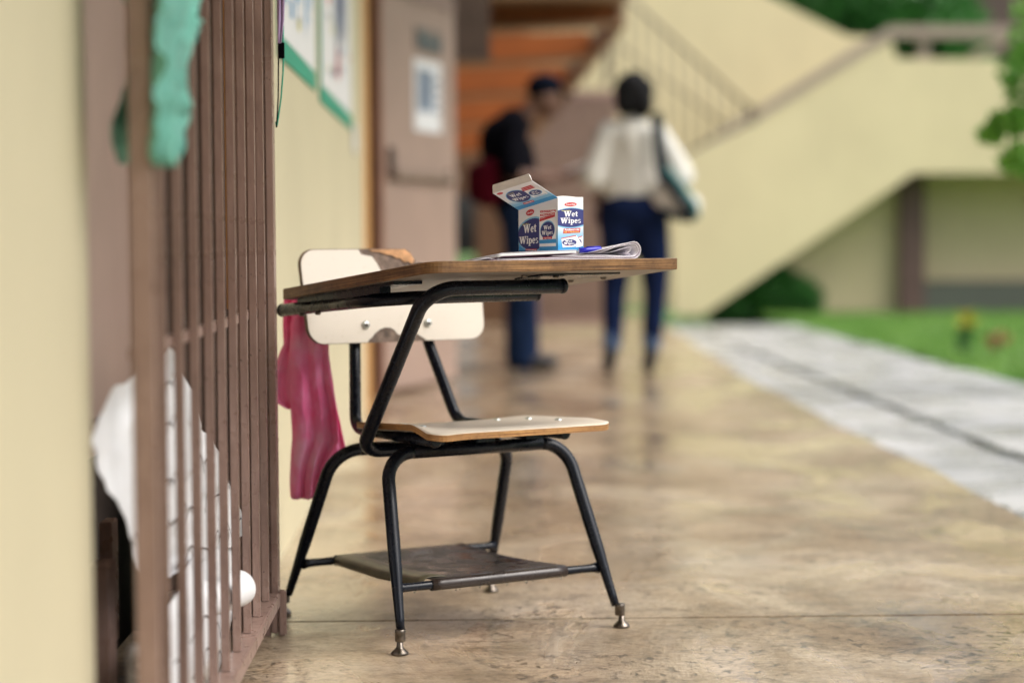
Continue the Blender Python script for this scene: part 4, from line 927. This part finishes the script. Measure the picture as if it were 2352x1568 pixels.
# tablet
SL = .0966
def tabz(b): return .714+SL*(b-.44)
def tablet():
    T = .0205
    poly = [(-.281, .44), (.243, .44), (.243, .015), (.20, -.02), (-.10, -.02), (-.165, -.07), (-.170, -.150), (-.192, -.172), (-.255, -.172), (-.281, -.150)]
    rad = [.032, .008, .05, .03, .06, .05, .012, .008, .010, .004]
    o = round_poly(poly, rad, 7); bm = bmesh.new(); uvl = bm.loops.layers.uv.new('UVMap')
    lay = [(0, 0), (.0012, .0009), (T-.0012, .0009), (T, 0)]       # slightly rounded arrises
    n = len(o); rings = []
    cen = Vector((0, .15))
    for (dz, outw) in lay:
        ring = []
        for i, (a, b) in enumerate(o):
            p0 = Vector(o[i-1]); p1 = Vector(o[(i+1) % n]); tg = (p1-p0); nn = Vector((-tg.y, tg.x)); nn = nn.normalized() if nn.length > 1e-7 else Vector((0, 0))
            q = Vector((a, b))+nn*(outw-.0009); ring.append(bm.verts.new(L(q.x, q.y, tabz(q.y)-dz)))
        rings.append(ring)
    ft = bm.faces.new(rings[0]); ft.material_index = 0; fb_ = bm.faces.new(rings[-1][::-1]); fb_.material_index = 2
    for r, (p, q) in enumerate(zip(rings, rings[1:])):
        s = 0
        for i in range(n):
            d = (p[i].co-p[(i+1) % n].co).length; f = bm.faces.new((p[i], q[i], q[(i+1) % n], p[(i+1) % n])); f.material_index = 1
            for lp_, uv in zip(f.loops, ((s, T-lay[r][0]), (s, T-lay[r+1][0]), (s+d, T-lay[r+1][0]), (s+d, T-lay[r][0]))): lp_[uvl].uv = uv
            s += d
    bmesh.ops.recalc_face_normals(bm, faces=bm.faces)
    from_bm('tablet', bm, [M['laminate'], M['ply_tab'], M['underlam']], ch)
tablet()
def under_plate(name, a0, a1, b0, b1, t, gap=.0207):
    prism(name, [(a0, b0), (a1, b0), (a1, b1), (a0, b1)], lambda u, v, d: L(u, v, tabz(v)-gap-d), 0, t, M['black_tube'], ch)
under_plate('bracket_plate', -.02, .150, .29, .385, .0025); under_plate('bracket_plate', -.262, -.205, -.125, .275, .006)
prism('bracket_web', [(-.125, 0), (.22, 0), (.22, .010), (-.125, .010)], lambda u, v, d: L(d, u, tabz(u)-.0269-v), -.262, -.240, M['black_tube'], ch)
for a, b in ((.155, .21), (.19, .27), (.02, .37), (-.06, .39)):
    lathe('tablet_bolt', [(.006, 0), (.0062, .002), (.0045, .004), (.003, .0042)], L(a, b, tabz(b)-.0206-(.0025 if b > .3 else 0)), M['steel'], ch, axis=(0, 0, -1), n=6)

# ================================================================== THINGS ON THE TABLET (world frame)
def W(a, b, z_): v = RZ @ Vector(L(a, b, 0)); return Vector((CO.x+v.x, CO.y+v.y, z_))
A_ = (W(1, 0, 0)-W(0, 0, 0)); B_ = (W(0, 1, 0)-W(0, 0, 0))
def ribbon(name, prof, b0, b1, th_, m, skew=0):
    """sheet whose cross section prof [(a, height above the tablet)] runs along b"""
    bm = bmesh.new(); rows = []
    for t_ in np.linspace(0, 1, 9):
        b = b0+(b1-b0)*t_; rows.append([bm.verts.new(W(a+skew*t_+.0008*sin(t_*9+a*40), b, tabz(b)+h*(1-.10*t_))) for a, h in prof])
    for p, q in zip(rows, rows[1:]):
        for k in range(len(prof)-1): bm.faces.new((p[k], p[k+1], q[k+1], q[k])).smooth = True
    o = from_bm(name, bm, m); md = o.modifiers.new('t', 'SOLIDIFY'); md.thickness = th_; md.offset = 0; return o
mg = empty('folded_magazine', W(0, .33, .712), 'lilac white magazine folded back with its spine curling up, lying under the carton', 'magazine')
def curl(r, cx, cy, x_end, y_end, a_start=-1.571, a_stop=1.75, n=14, x0=-.165, h0=.001):
    P_ = [(x0, h0), (x0+.06, h0+.0005), (cx-.05, cy-r+.0006), (cx-.02, cy-r)]
    P_ += [(cx+r*cos(t_), cy+r*sin(t_)) for t_ in np.linspace(a_start, a_stop, n)]
    P_ += [(cx-.035, cy+r*.55), (x_end, y_end)]; return P_
def ribb(nm, pr, b0, b1, t_, m): part(ribbon(nm, pr, b0, b1, t_, m), mg)
ribb('cover', curl(.0152, .1535, .0170, .070, .0150, x0=-.175, h0=.0008), .424, .20, .0009, M['page'])
ribb('page', curl(.0135, .1525, .0170, .075, .0142, x0=-.150, h0=.0022), .421, .20, .0007, M['page_dark'])
ribb('page', curl(.0120, .1520, .0170, .080, .0138, x0=-.135, h0=.0034), .423, .20, .0010, M['page'])
ribb('page', curl(.0105, .1512, .0168, .085, .0130, x0=-.02, h0=.0050), .420, .20, .0007, M['page'])
ribb('page', [(.100, .0130), (.120, .0165), (.138, .0215), (.146, .0235), (.1515, .0215), (.150, .0165), (.146, .0130), (.142, .0118), (.147, .0105), (.150, .0088)], .419, .21, .0006, M['page'])
ribb('page', [(-.06, .0060), (.02, .0062), (.08, .0066), (.12, .0056), (.150, .0046)], .422, .21, .0010, M['page_dark'])
ribb('page', [(-.02, .0078), (.04, .0080), (.09, .0078), (.13, .0062)], .423, .21, .0012, M['page'])
nb = empty('notebook', W(-.05, .33, .72), 'thin white notebook lying flat in front of the open carton', 'notebook')
part(ribbon('cover', [(-.136, .0052), (-.128, .0080), (-.06, .0100), (.02, .0128), (.034, .0128)], .418, .26, .0008, M['page_dark']), nb)
part(ribbon('page_block', [(-.133, .0088), (-.126, .0112), (-.06, .0128), (.02, .0152), (.030, .0150)], .420, .26, .0046, M['paper']), nb)
part(ribbon('cover', [(-.134, .0122), (-.125, .0142), (-.06, .0160), (.02, .0184), (.032, .0180)], .421, .26, .0006, M['page']), nb)
ls = ribbon('loose_sheet', [(-.185, .0006), (-.165, .0040), (-.150, .0066), (-.135, .0030)], .415, .25, .0006, M['page']); tag(ls, 'crumpled pale sheet corner sticking out left of the notebook', 'paper')
# pen
pn = empty('pen', W(.085, .395, .727), 'blue capped pen leaning on the folded magazine beside the carton', 'pen')
p0, p1 = W(.104, .392, tabz(.40)+.0215), W(.060, .385, tabz(.40)+.0190); dd = (p0-p1).normalized()
def pen():
    bm = bmesh.new(); tube_bm(bm, [p0+dd*.0005, p0-dd*.001, p0-dd*.003, p0-dd*.030, p1], [.0015, .0035, .0046, .0050, .0048], 16); part(from_bm('cap', bm, M['pen']), pn)
    bm = bmesh.new(); tube_bm(bm, [p1, p1+Vector((.0, .02, -.001)), p1+Vector((.004, .07, -.004))], .0034, 12); part(from_bm('barrel', bm, M['p_white']), pn)
    bm = bmesh.new(); tube_bm(bm, [p0-dd*.002+Vector((0, -.0015, .0045)), p0-dd*.030+Vector((0, -.0015, .0055))], .0011, 8); part(from_bm('clip', bm, M['pen']), pn)
pen()

# ---- carton with open lid
ct = empty('wet_wipes_carton', W(.006, .36, .73), 'open white and blue wet wipes carton with its lid folded back', 'carton')
def cp_(o): return part(o, ct)
BZ = .7290
Mc = W(.006, .398, 0); ux = (W(0, 0, 0)*0); 
wl = Vector((-.0690, .0700, 0)); wr = Vector((.0485, .0478, 0))
nl_ = Vector((-wl.y, wl.x, 0)).normalized(); nl_ = nl_ if nl_.y < 0 else -nl_      # outward normals, both facing the camera side
nr_ = Vector((wr.y, -wr.x, 0)).normalized()
def quad_panel(name, p, inner, m=None, thick=.0006):
    """p: four corners (bl, br, tr, tl) with uv 0..1"""
    bm = bmesh.new(); uvl = bm.loops.layers.uv.new('UVMap'); n = 8; G = []
    bl, br, tr2, tl = [Vector(q) for q in p]
    for i in range(n+1):
        G.append([bm.verts.new((bl.lerp(br, i/n)).lerp(tl.lerp(tr2, i/n), j/n)) for j in range(n+1)])
    for i in range(n):
        for j in range(n):
            f = bm.faces.new((G[i][j], G[i+1][j], G[i+1][j+1], G[i][j+1]))
            for lp_, uv in zip(f.loops, ((i/n, j/n), ((i+1)/n, j/n), ((i+1)/n, (j+1)/n), (i/n, (j+1)/n))): lp_[uvl].uv = uv
    nrm = (br-bl).cross(tl-bl).normalized(); s = 1 if nrm.dot(inner) > 0 else -1
    o = from_bm(name, bm, m or M['carton']); md = o.modifiers.new('t', 'SOLIDIFY'); md.thickness = thick; md.offset = s; cp_(o); return o
zt_m, zt_l, zt_r = .8240, .8035, .8262
V3 = lambda v, z_: Vector((v.x, v.y, z_))
mB, lB, rB = V3(Mc, BZ), V3(Mc+wl, BZ), V3(Mc+wr, BZ); mT, lT, rT = V3(Mc, zt_m), V3(Mc+wl, zt_l), V3(Mc+wr*1.0, zt_r)
bkB, bkT = V3(Mc+wl+wr, BZ), V3(Mc+wl+wr, .815)
face_L = (lB, mB, mT, lT); face_R = (mB, rB, rT, mT)
quad_panel('wide_panel', face_L, -nl_); quad_panel('narrow_panel', face_R, -nr_)
quad_panel('rear_panel', (rB, bkB, bkT, rT), nl_, M['card']); quad_panel('rear_panel', (bkB, lB, lT, bkT), nr_, M['card'])
# lid: hinged on the slanting top edge of the wide panel, thrown outwards
off = Vector((-.0470, -.0360, .0300)); lidA, lidB = lT.copy(), mT.copy(); lidC, lidD = lidB+off, lidA+off
lid = (lidA, lidB, lidC, lidD)
# the print on the lid reads from its free edge downward
lidn = (lidB-lidA).cross(lidD-lidA).normalized(); lidn = lidn if lidn.z < 0 else -lidn
quad_panel('lid', lid, -lidn)
f1, f2 = lidD+Vector((.0005, .004, .0155)), lidC+Vector((-.006, .004, .0125))
fl = [lidD, lidC, f2+Vector((.0035, 0, -.004)), f2, f1, f1+Vector((-.001, 0, -.003))]
bm = bmesh.new(); vv = [bm.verts.new(q) for q in fl]; bm.faces.new(vv); o = from_bm('tuck_flap', bm, M['card']); md = o.modifiers.new('t', 'SOLIDIFY'); md.thickness = .0006; cp_(o)
# side dust flap arching behind the narrow panel
bm = bmesh.new(); cv = []
for k in range(9):
    t_ = k/8; base = mT.lerp(rT, t_)+Vector((-.006*(1-t_), .010, 0)); cv.append((bm.verts.new(base), bm.verts.new(base+Vector((0, .006, .0045*sin(pi*min(1, t_*1.0+.12))*(1-t_*.75))))))
for p, q in zip(cv, cv[1:]): bm.faces.new((p[0], q[0], q[1], p[1]))
o = from_bm('dust_flap', bm, M['card']); md = o.modifiers.new('t', 'SOLIDIFY'); md.thickness = .0006; cp_(o)

# print on the carton: flat lettering and shapes lying on each panel
PM = ['p_white', 'p_navy', 'p_red', 'p_cyan', 'p_yel', 'p_lb', 'p_or']; PI = {k: i for i, k in enumerate(PM)}
class Print:
    def __init__(s, face, normal, asp):
        s.bl, s.br, s.tr, s.tl = face; s.n = normal; s.bm = bmesh.new(); s.lay = .00012; s.asp = asp
    def P(s, u, v): return (s.bl.lerp(s.br, u)).lerp(s.tl.lerp(s.tr, u), v)+s.n*s.lay
    def poly(s, pts, mat, layer=None):
        pts = [(min(1, max(0, u)), min(1, max(0, v))) for u, v in pts]
        q = []
        for p in pts:
            if not q or (abs(p[0]-q[-1][0])+abs(p[1]-q[-1][1]) > 1e-6): q.append(p)
        if len(q) < 3: return
        s.lay += .0000035
        try:
            f = s.bm.faces.new([s.bm.verts.new(s.P(u, v)) for u, v in q]); f.material_index = PI[mat]; f.normal_update()
            if f.normal.dot(s.n) < 0: f.normal_flip()
        except ValueError: pass
    def ell(s, cu, cv_, ru, rv, mat, n=28, clip=None):
        pts = [(cu+ru*cos(2*pi*k/n), cv_+rv*sin(2*pi*k/n)) for k in range(n)]
        if clip: pts = [(min(clip, u), v) for u, v in pts]
        s.poly(pts, mat)
    def rect(s, a, b, c, d, mat, sl=0): s.poly([(a, c), (b, c+sl), (b, d+sl), (a, d)], mat)
    def word(s, txt, u, v, w_, h, mat='p_white', sl=0, heavy=1.0):
        """bold slab-serif lettering; u,v = lower left; w_, h = size; sl = rise along the word"""
        x = 0; G = {}
        T_ = .20*heavy
        G['W'] = (1.45, [[(.06, 1), (.36, 1), (.52, .30), (.40, 0), (.34, 0)], [(.34, 0), (.50, 0), (.86, 1), (.66, 1)], [(.60, 1), (.88, 1), (1.03, .30), (.92, 0), (.86, 0)], [(.86, 0), (1.02, 0), (1.36, 1), (1.22, 1)], [(-.02, 1), (.46, 1), (.46, .9), (-.02, .9)], [(.56, 1), (.98, 1), (.98, .9), (.56, .9)], [(1.08, 1), (1.46, 1), (1.46, .9), (1.08, .9)]])
        ring = lambda cx, cy, rx, ry, th_, a0=0, a1=360, n=14: [[(cx+rx*cos(a), cy+ry*sin(a)), (cx+rx*cos(b), cy+ry*sin(b)), (cx+(rx-th_)*cos(b), cy+(ry-th_*.6)*sin(b)), (cx+(rx-th_)*cos(a), cy+(ry-th_*.6)*sin(a))] for a, b in zip(np.radians(np.linspace(a0, a1, n+1))[:-1], np.radians(np.linspace(a0, a1, n+1))[1:])]
        G['e'] = (.68, ring(.32, .33, .31, .35, T_, 0, 320)+[[(.10, .30), (.62, .30), (.62, .40), (.10, .40)]])
        G['t'] = (.50, [[(.12, .1), (.34, .1), (.34, .92), (.12, .80)], [(0, .58), (.48, .58), (.48, .69), (0, .69)], [(.12, .1), (.2, 0), (.42, 0), (.48, .12), (.34, .14)]])
        G['i'] = (.40, [[(.10, 0), (.31, 0), (.31, .68), (.10, .68)], [(.0, 0), (.40, 0), (.40, .09), (0, .09)], [(0, .59), (.2, .59), (.2, .68), (0, .68)]] + [[(.10, .78), (.31, .78), (.31, .97), (.10, .97)]])
        G['p'] = (.74, [[(.10, -.30), (.31, -.30), (.31, .68), (.10, .68)], [(0, -.30), (.42, -.30), (.42, -.21), (0, -.21)], [(0, .59), (.2, .59), (.2, .68), (0, .68)]] + ring(.40, .33, .30, .35, T_, -160, 160))
        G['s'] = (.56, ring(.27, .50, .24, .19, T_*.8, 20, 250, 9)+ring(.27, .18, .25, .19, T_*.8, -160, 80, 9))
        tot = sum(G[c][0] for c in txt); k = w_/tot
        for c in txt:
            for pl in G[c][1]: s.poly([(u+(x+px)*k, v+py*h+sl*(x+px)*k) for px, py in pl], mat)
            x += G[c][0]
    def small(s, txt, u, v, w_, h, mat, sl=0, bold=.02):
        cu = bpy.data.curves.new('t', 'FONT'); cu.body = txt; cu.size = 1; cu.offset = bold; ob = bpy.data.objects.new('t', cu); COL.objects.link(ob)
        dg = bpy.context.evaluated_depsgraph_get(); me = bpy.data.meshes.new_from_object(ob.evaluated_get(dg)); bpy.data.objects.remove(ob)
        xs = [q.co.x for q in me.vertices]; 
        if not xs: return
        x0, x1 = min(xs), max(xs); yy_ = [q.co.y for q in me.vertices]; y0, y1 = min(yy_), max(yy_)
        s.lay += .000004; vs = [s.bm.verts.new(s.P(u+(q.co.x-x0)/(x1-x0)*w_, v+(q.co.y-y0)/(y1-y0)*h+sl*(q.co.x-x0)/(x1-x0)*w_)) for q in me.vertices]
        for p in me.polygons:
            try: f = s.bm.faces.new([vs[i] for i in p.vertices]); f.material_index = PI[mat]
            except ValueError: pass
        bpy.data.meshes.remove(me)
    def done(s): cp_(from_bm('printed_design', s.bm, [M[k] for k in PM]))
# narrow panel, facing the garden side
p = Print(face_R, nr_, 1.5)
p.ell(.50, .868, .24, .040, 'p_red'); p.small('Travel Eze', .32, .852, .36, .030, 'p_white')
arc = lambda v0, v1, sag: [(u, v0+sag*(1-(2*u-1)**2)) for u in np.linspace(0, 1, 11)]
p.poly(arc(.765, 0, .045)+[(1, .36), (0, .36)][:0]+[(u, .46-.045*(1-(2*u-1)**2)) for u in np.linspace(1, 0, 11)], 'p_lb')
p.poly([(u, .755+.040*(1-(2*u-1)**2)) for u in np.linspace(0, 1, 11)]+[(u, .485-.045*(1-(2*u-1)**2)) for u in np.linspace(1, 0, 11)], 'p_navy')
p.small('Citrus Scent', .14, .745, .34, .022, 'p_yel')
p.word('Wet', .24, .640, .54, .105); p.word('Wipes', .10, .515, .80, .105)
p.poly([(.20, .325), (.86, .335), (.88, .425), (.22, .415)], 'p_red'); p.small('Antibacterial', .25, .378, .58, .036, 'p_white', bold=.04); p.small('Kills 99.9% of Germs', .24, .340, .58, .024, 'p_yel', bold=.03)
for k, (a, sh_) in enumerate(((.72, -.03), (.64, -.012), (.12, 0))):
    p.poly([(a, .235+sh_), (a+.60 if k == 2 else .97, .285+sh_), (.97, .085), (a+.06, .06)], 'p_white'); p.poly([(a, .222+sh_), (a+.58 if k == 2 else .94, .272+sh_), (a+.58 if k == 2 else .94, .290+sh_), (a, .238+sh_)], 'p_red')
    p.ell(a+.32 if k == 2 else .82, .155, .28 if k == 2 else .10, .062, 'p_navy')
p.word('Wet', .27, .165, .28, .038); p.word('Wipes', .22, .120, .42, .038); p.small('Antibacterial', .26, .092, .28, .014, 'p_red'); p.rect(.22, .92, .066, .070, 'p_cyan')
p.done()
# wide panel, in its own shade
p = Print(face_L, nl_, 1)
p.ell(.30, .865, .105, .070, 'p_red'); p.small('Travel Eze', .23, .845, .14, .035, 'p_white')
p.ell(.36, .37, .42, .385, 'p_lb', clip=.535); p.ell(.36, .365, .39, .352, 'p_navy', clip=.532)
p.small('Citrus Scent', .10, .610, .16, .030, 'p_yel')
p.word('Wet', .13, .415, .33, .19); p.word('Wipes', .02, .165, .49, .175)
p.rect(.18, .47, .005, .045, 'p_red'); p.small('Antibacterial', .20, .01, .25, .028, 'p_white')
for k, (zz, sl) in enumerate(((.80, -.06), (.725, -.03), (.655, .0))):
    p.poly([(.545, zz-.08), (.96-.02*k, zz-.08+sl*.4), (.96-.02*k, zz+.05+sl*.4), (.545, zz+.05)], 'p_white'); p.poly([(.56, zz), (.955-.02*k, zz+sl), (.955-.02*k, zz+.045+sl), (.56, zz+.045)], 'p_red'); p.small('Antibacterial Wipes', .58, zz+.008, .33, .024, 'p_white', sl=sl*2.4)
p.poly([(.54, .09), (.955, .09), (.955, .62), (.54, .62)], 'p_white'); p.poly([(.54, .11), (.955, .11), (.955, .23), (.54, .23)], 'p_cyan'); p.rect(.54, .955, .10, .15, 'p_white')
p.poly([(.545, .615), (.935, .655), (.935, .70), (.545, .665)], 'p_red')
p.ell(.745, .42, .185, .19, 'p_lb'); p.ell(.745, .41, .175, .175, 'p_navy'); p.word('Wet', .645, .43, .20, .085); p.word('Wipes', .60, .325, .285, .085)
p.rect(.63, .86, .235, .285, 'p_red'); p.small('Hand Wipes', .66, .243, .17, .030, 'p_white')
p.done()
# lid print: seen from beneath
p = Print((lidA, lidB, lidC, lidD), lidn, 1)
p.rect(0, 1, 0, .16, 'p_cyan'); p.rect(0, 1, .16, .26, 'p_lb')
p.ell(.12, .90, .075, .050, 'p_red'); p.ell(.37, .56, .26, .31, 'p_lb'); p.ell(.37, .56, .245, .285, 'p_navy'); p.small('Citrus Scent', .22, .75, .16, .035, 'p_yel')
p.word('Wet', .22, .575, .26, .14); p.word('Wipes', .17, .40, .37, .13); p.rect(.26, .52, .15, .24, 'p_red'); p.small('Antibacterial', .28, .17, .22, .05, 'p_white')
for k in range(3): p.rect(.58+.02*k, .88, .70+.055*k, .74+.055*k, 'p_red'); 
p.rect(.60, .95, .30, .69, 'p_white'); p.ell(.76, .50, .15, .13, 'p_lb'); p.ell(.76, .50, .135, .115, 'p_navy'); p.word('Wet', .69, .51, .14, .06); p.word('Wipes', .66, .43, .20, .06); p.rect(.62, .93, .32, .335, 'p_cyan')
p.done()

# ---- pink cloth draped over the rear end of the tablet tube
def pink():
    e = empty('pink_cloth', (-.36, 4.24, .4), 'creased pink cloth hanging from the rear of the desk beside the wall', 'cloth')
    def Wp(x, z_): return x, z_
    rows_main = [(.640, -.362, -.300), (.592, -.363, -.297), (.50, -.368, -.285), (.40, -.366, -.268), (.345, -.364, -.262), (.30, -.368, -.288), (.27, -.370, -.297), (.232, -.369, -.303), (.226, -.366, -.315)]
    part(cloth_mesh('main_fold', [(z_, a, b, 4.245) for z_, a, b in rows_main], 0, M['pink'], nx=60, folds=2.3, amp=.011, seed=3, sub=10), e)
    rows_r = [(.640, -.335, -.296), (.52, -.33, -.290), (.44, -.32, -.279), (.36, -.315, -.262), (.317, -.315, -.250), (.300, -.315, -.262), (.292, -.312, -.280)]
    part(cloth_mesh('right_corner', [(z_, a, b, 4.268) for z_, a, b in rows_r], 0, M['pink'], nx=30, folds=2.2, amp=.008, seed=8, sub=8), e)
    rows_l = [(.640, -.378, -.35), (.575, -.381, -.345), (.54, -.379, -.345), (.52, -.389, -.345), (.49, -.398, -.345), (.45, -.403, -.345), (.425, -.401, -.345), (.415, -.385, -.345), (.408, -.372, -.345)]
    part(cloth_mesh('left_corner', [(z_, a, b, 4.262) for z_, a, b in rows_l], 0, M['pink'], nx=24, folds=1.6, amp=.006, seed=9, sub=7), e)
pink()

for o in (man, rb, hp): o.location.y -= .26
for o in (wo, hb): o.location.y -= .12
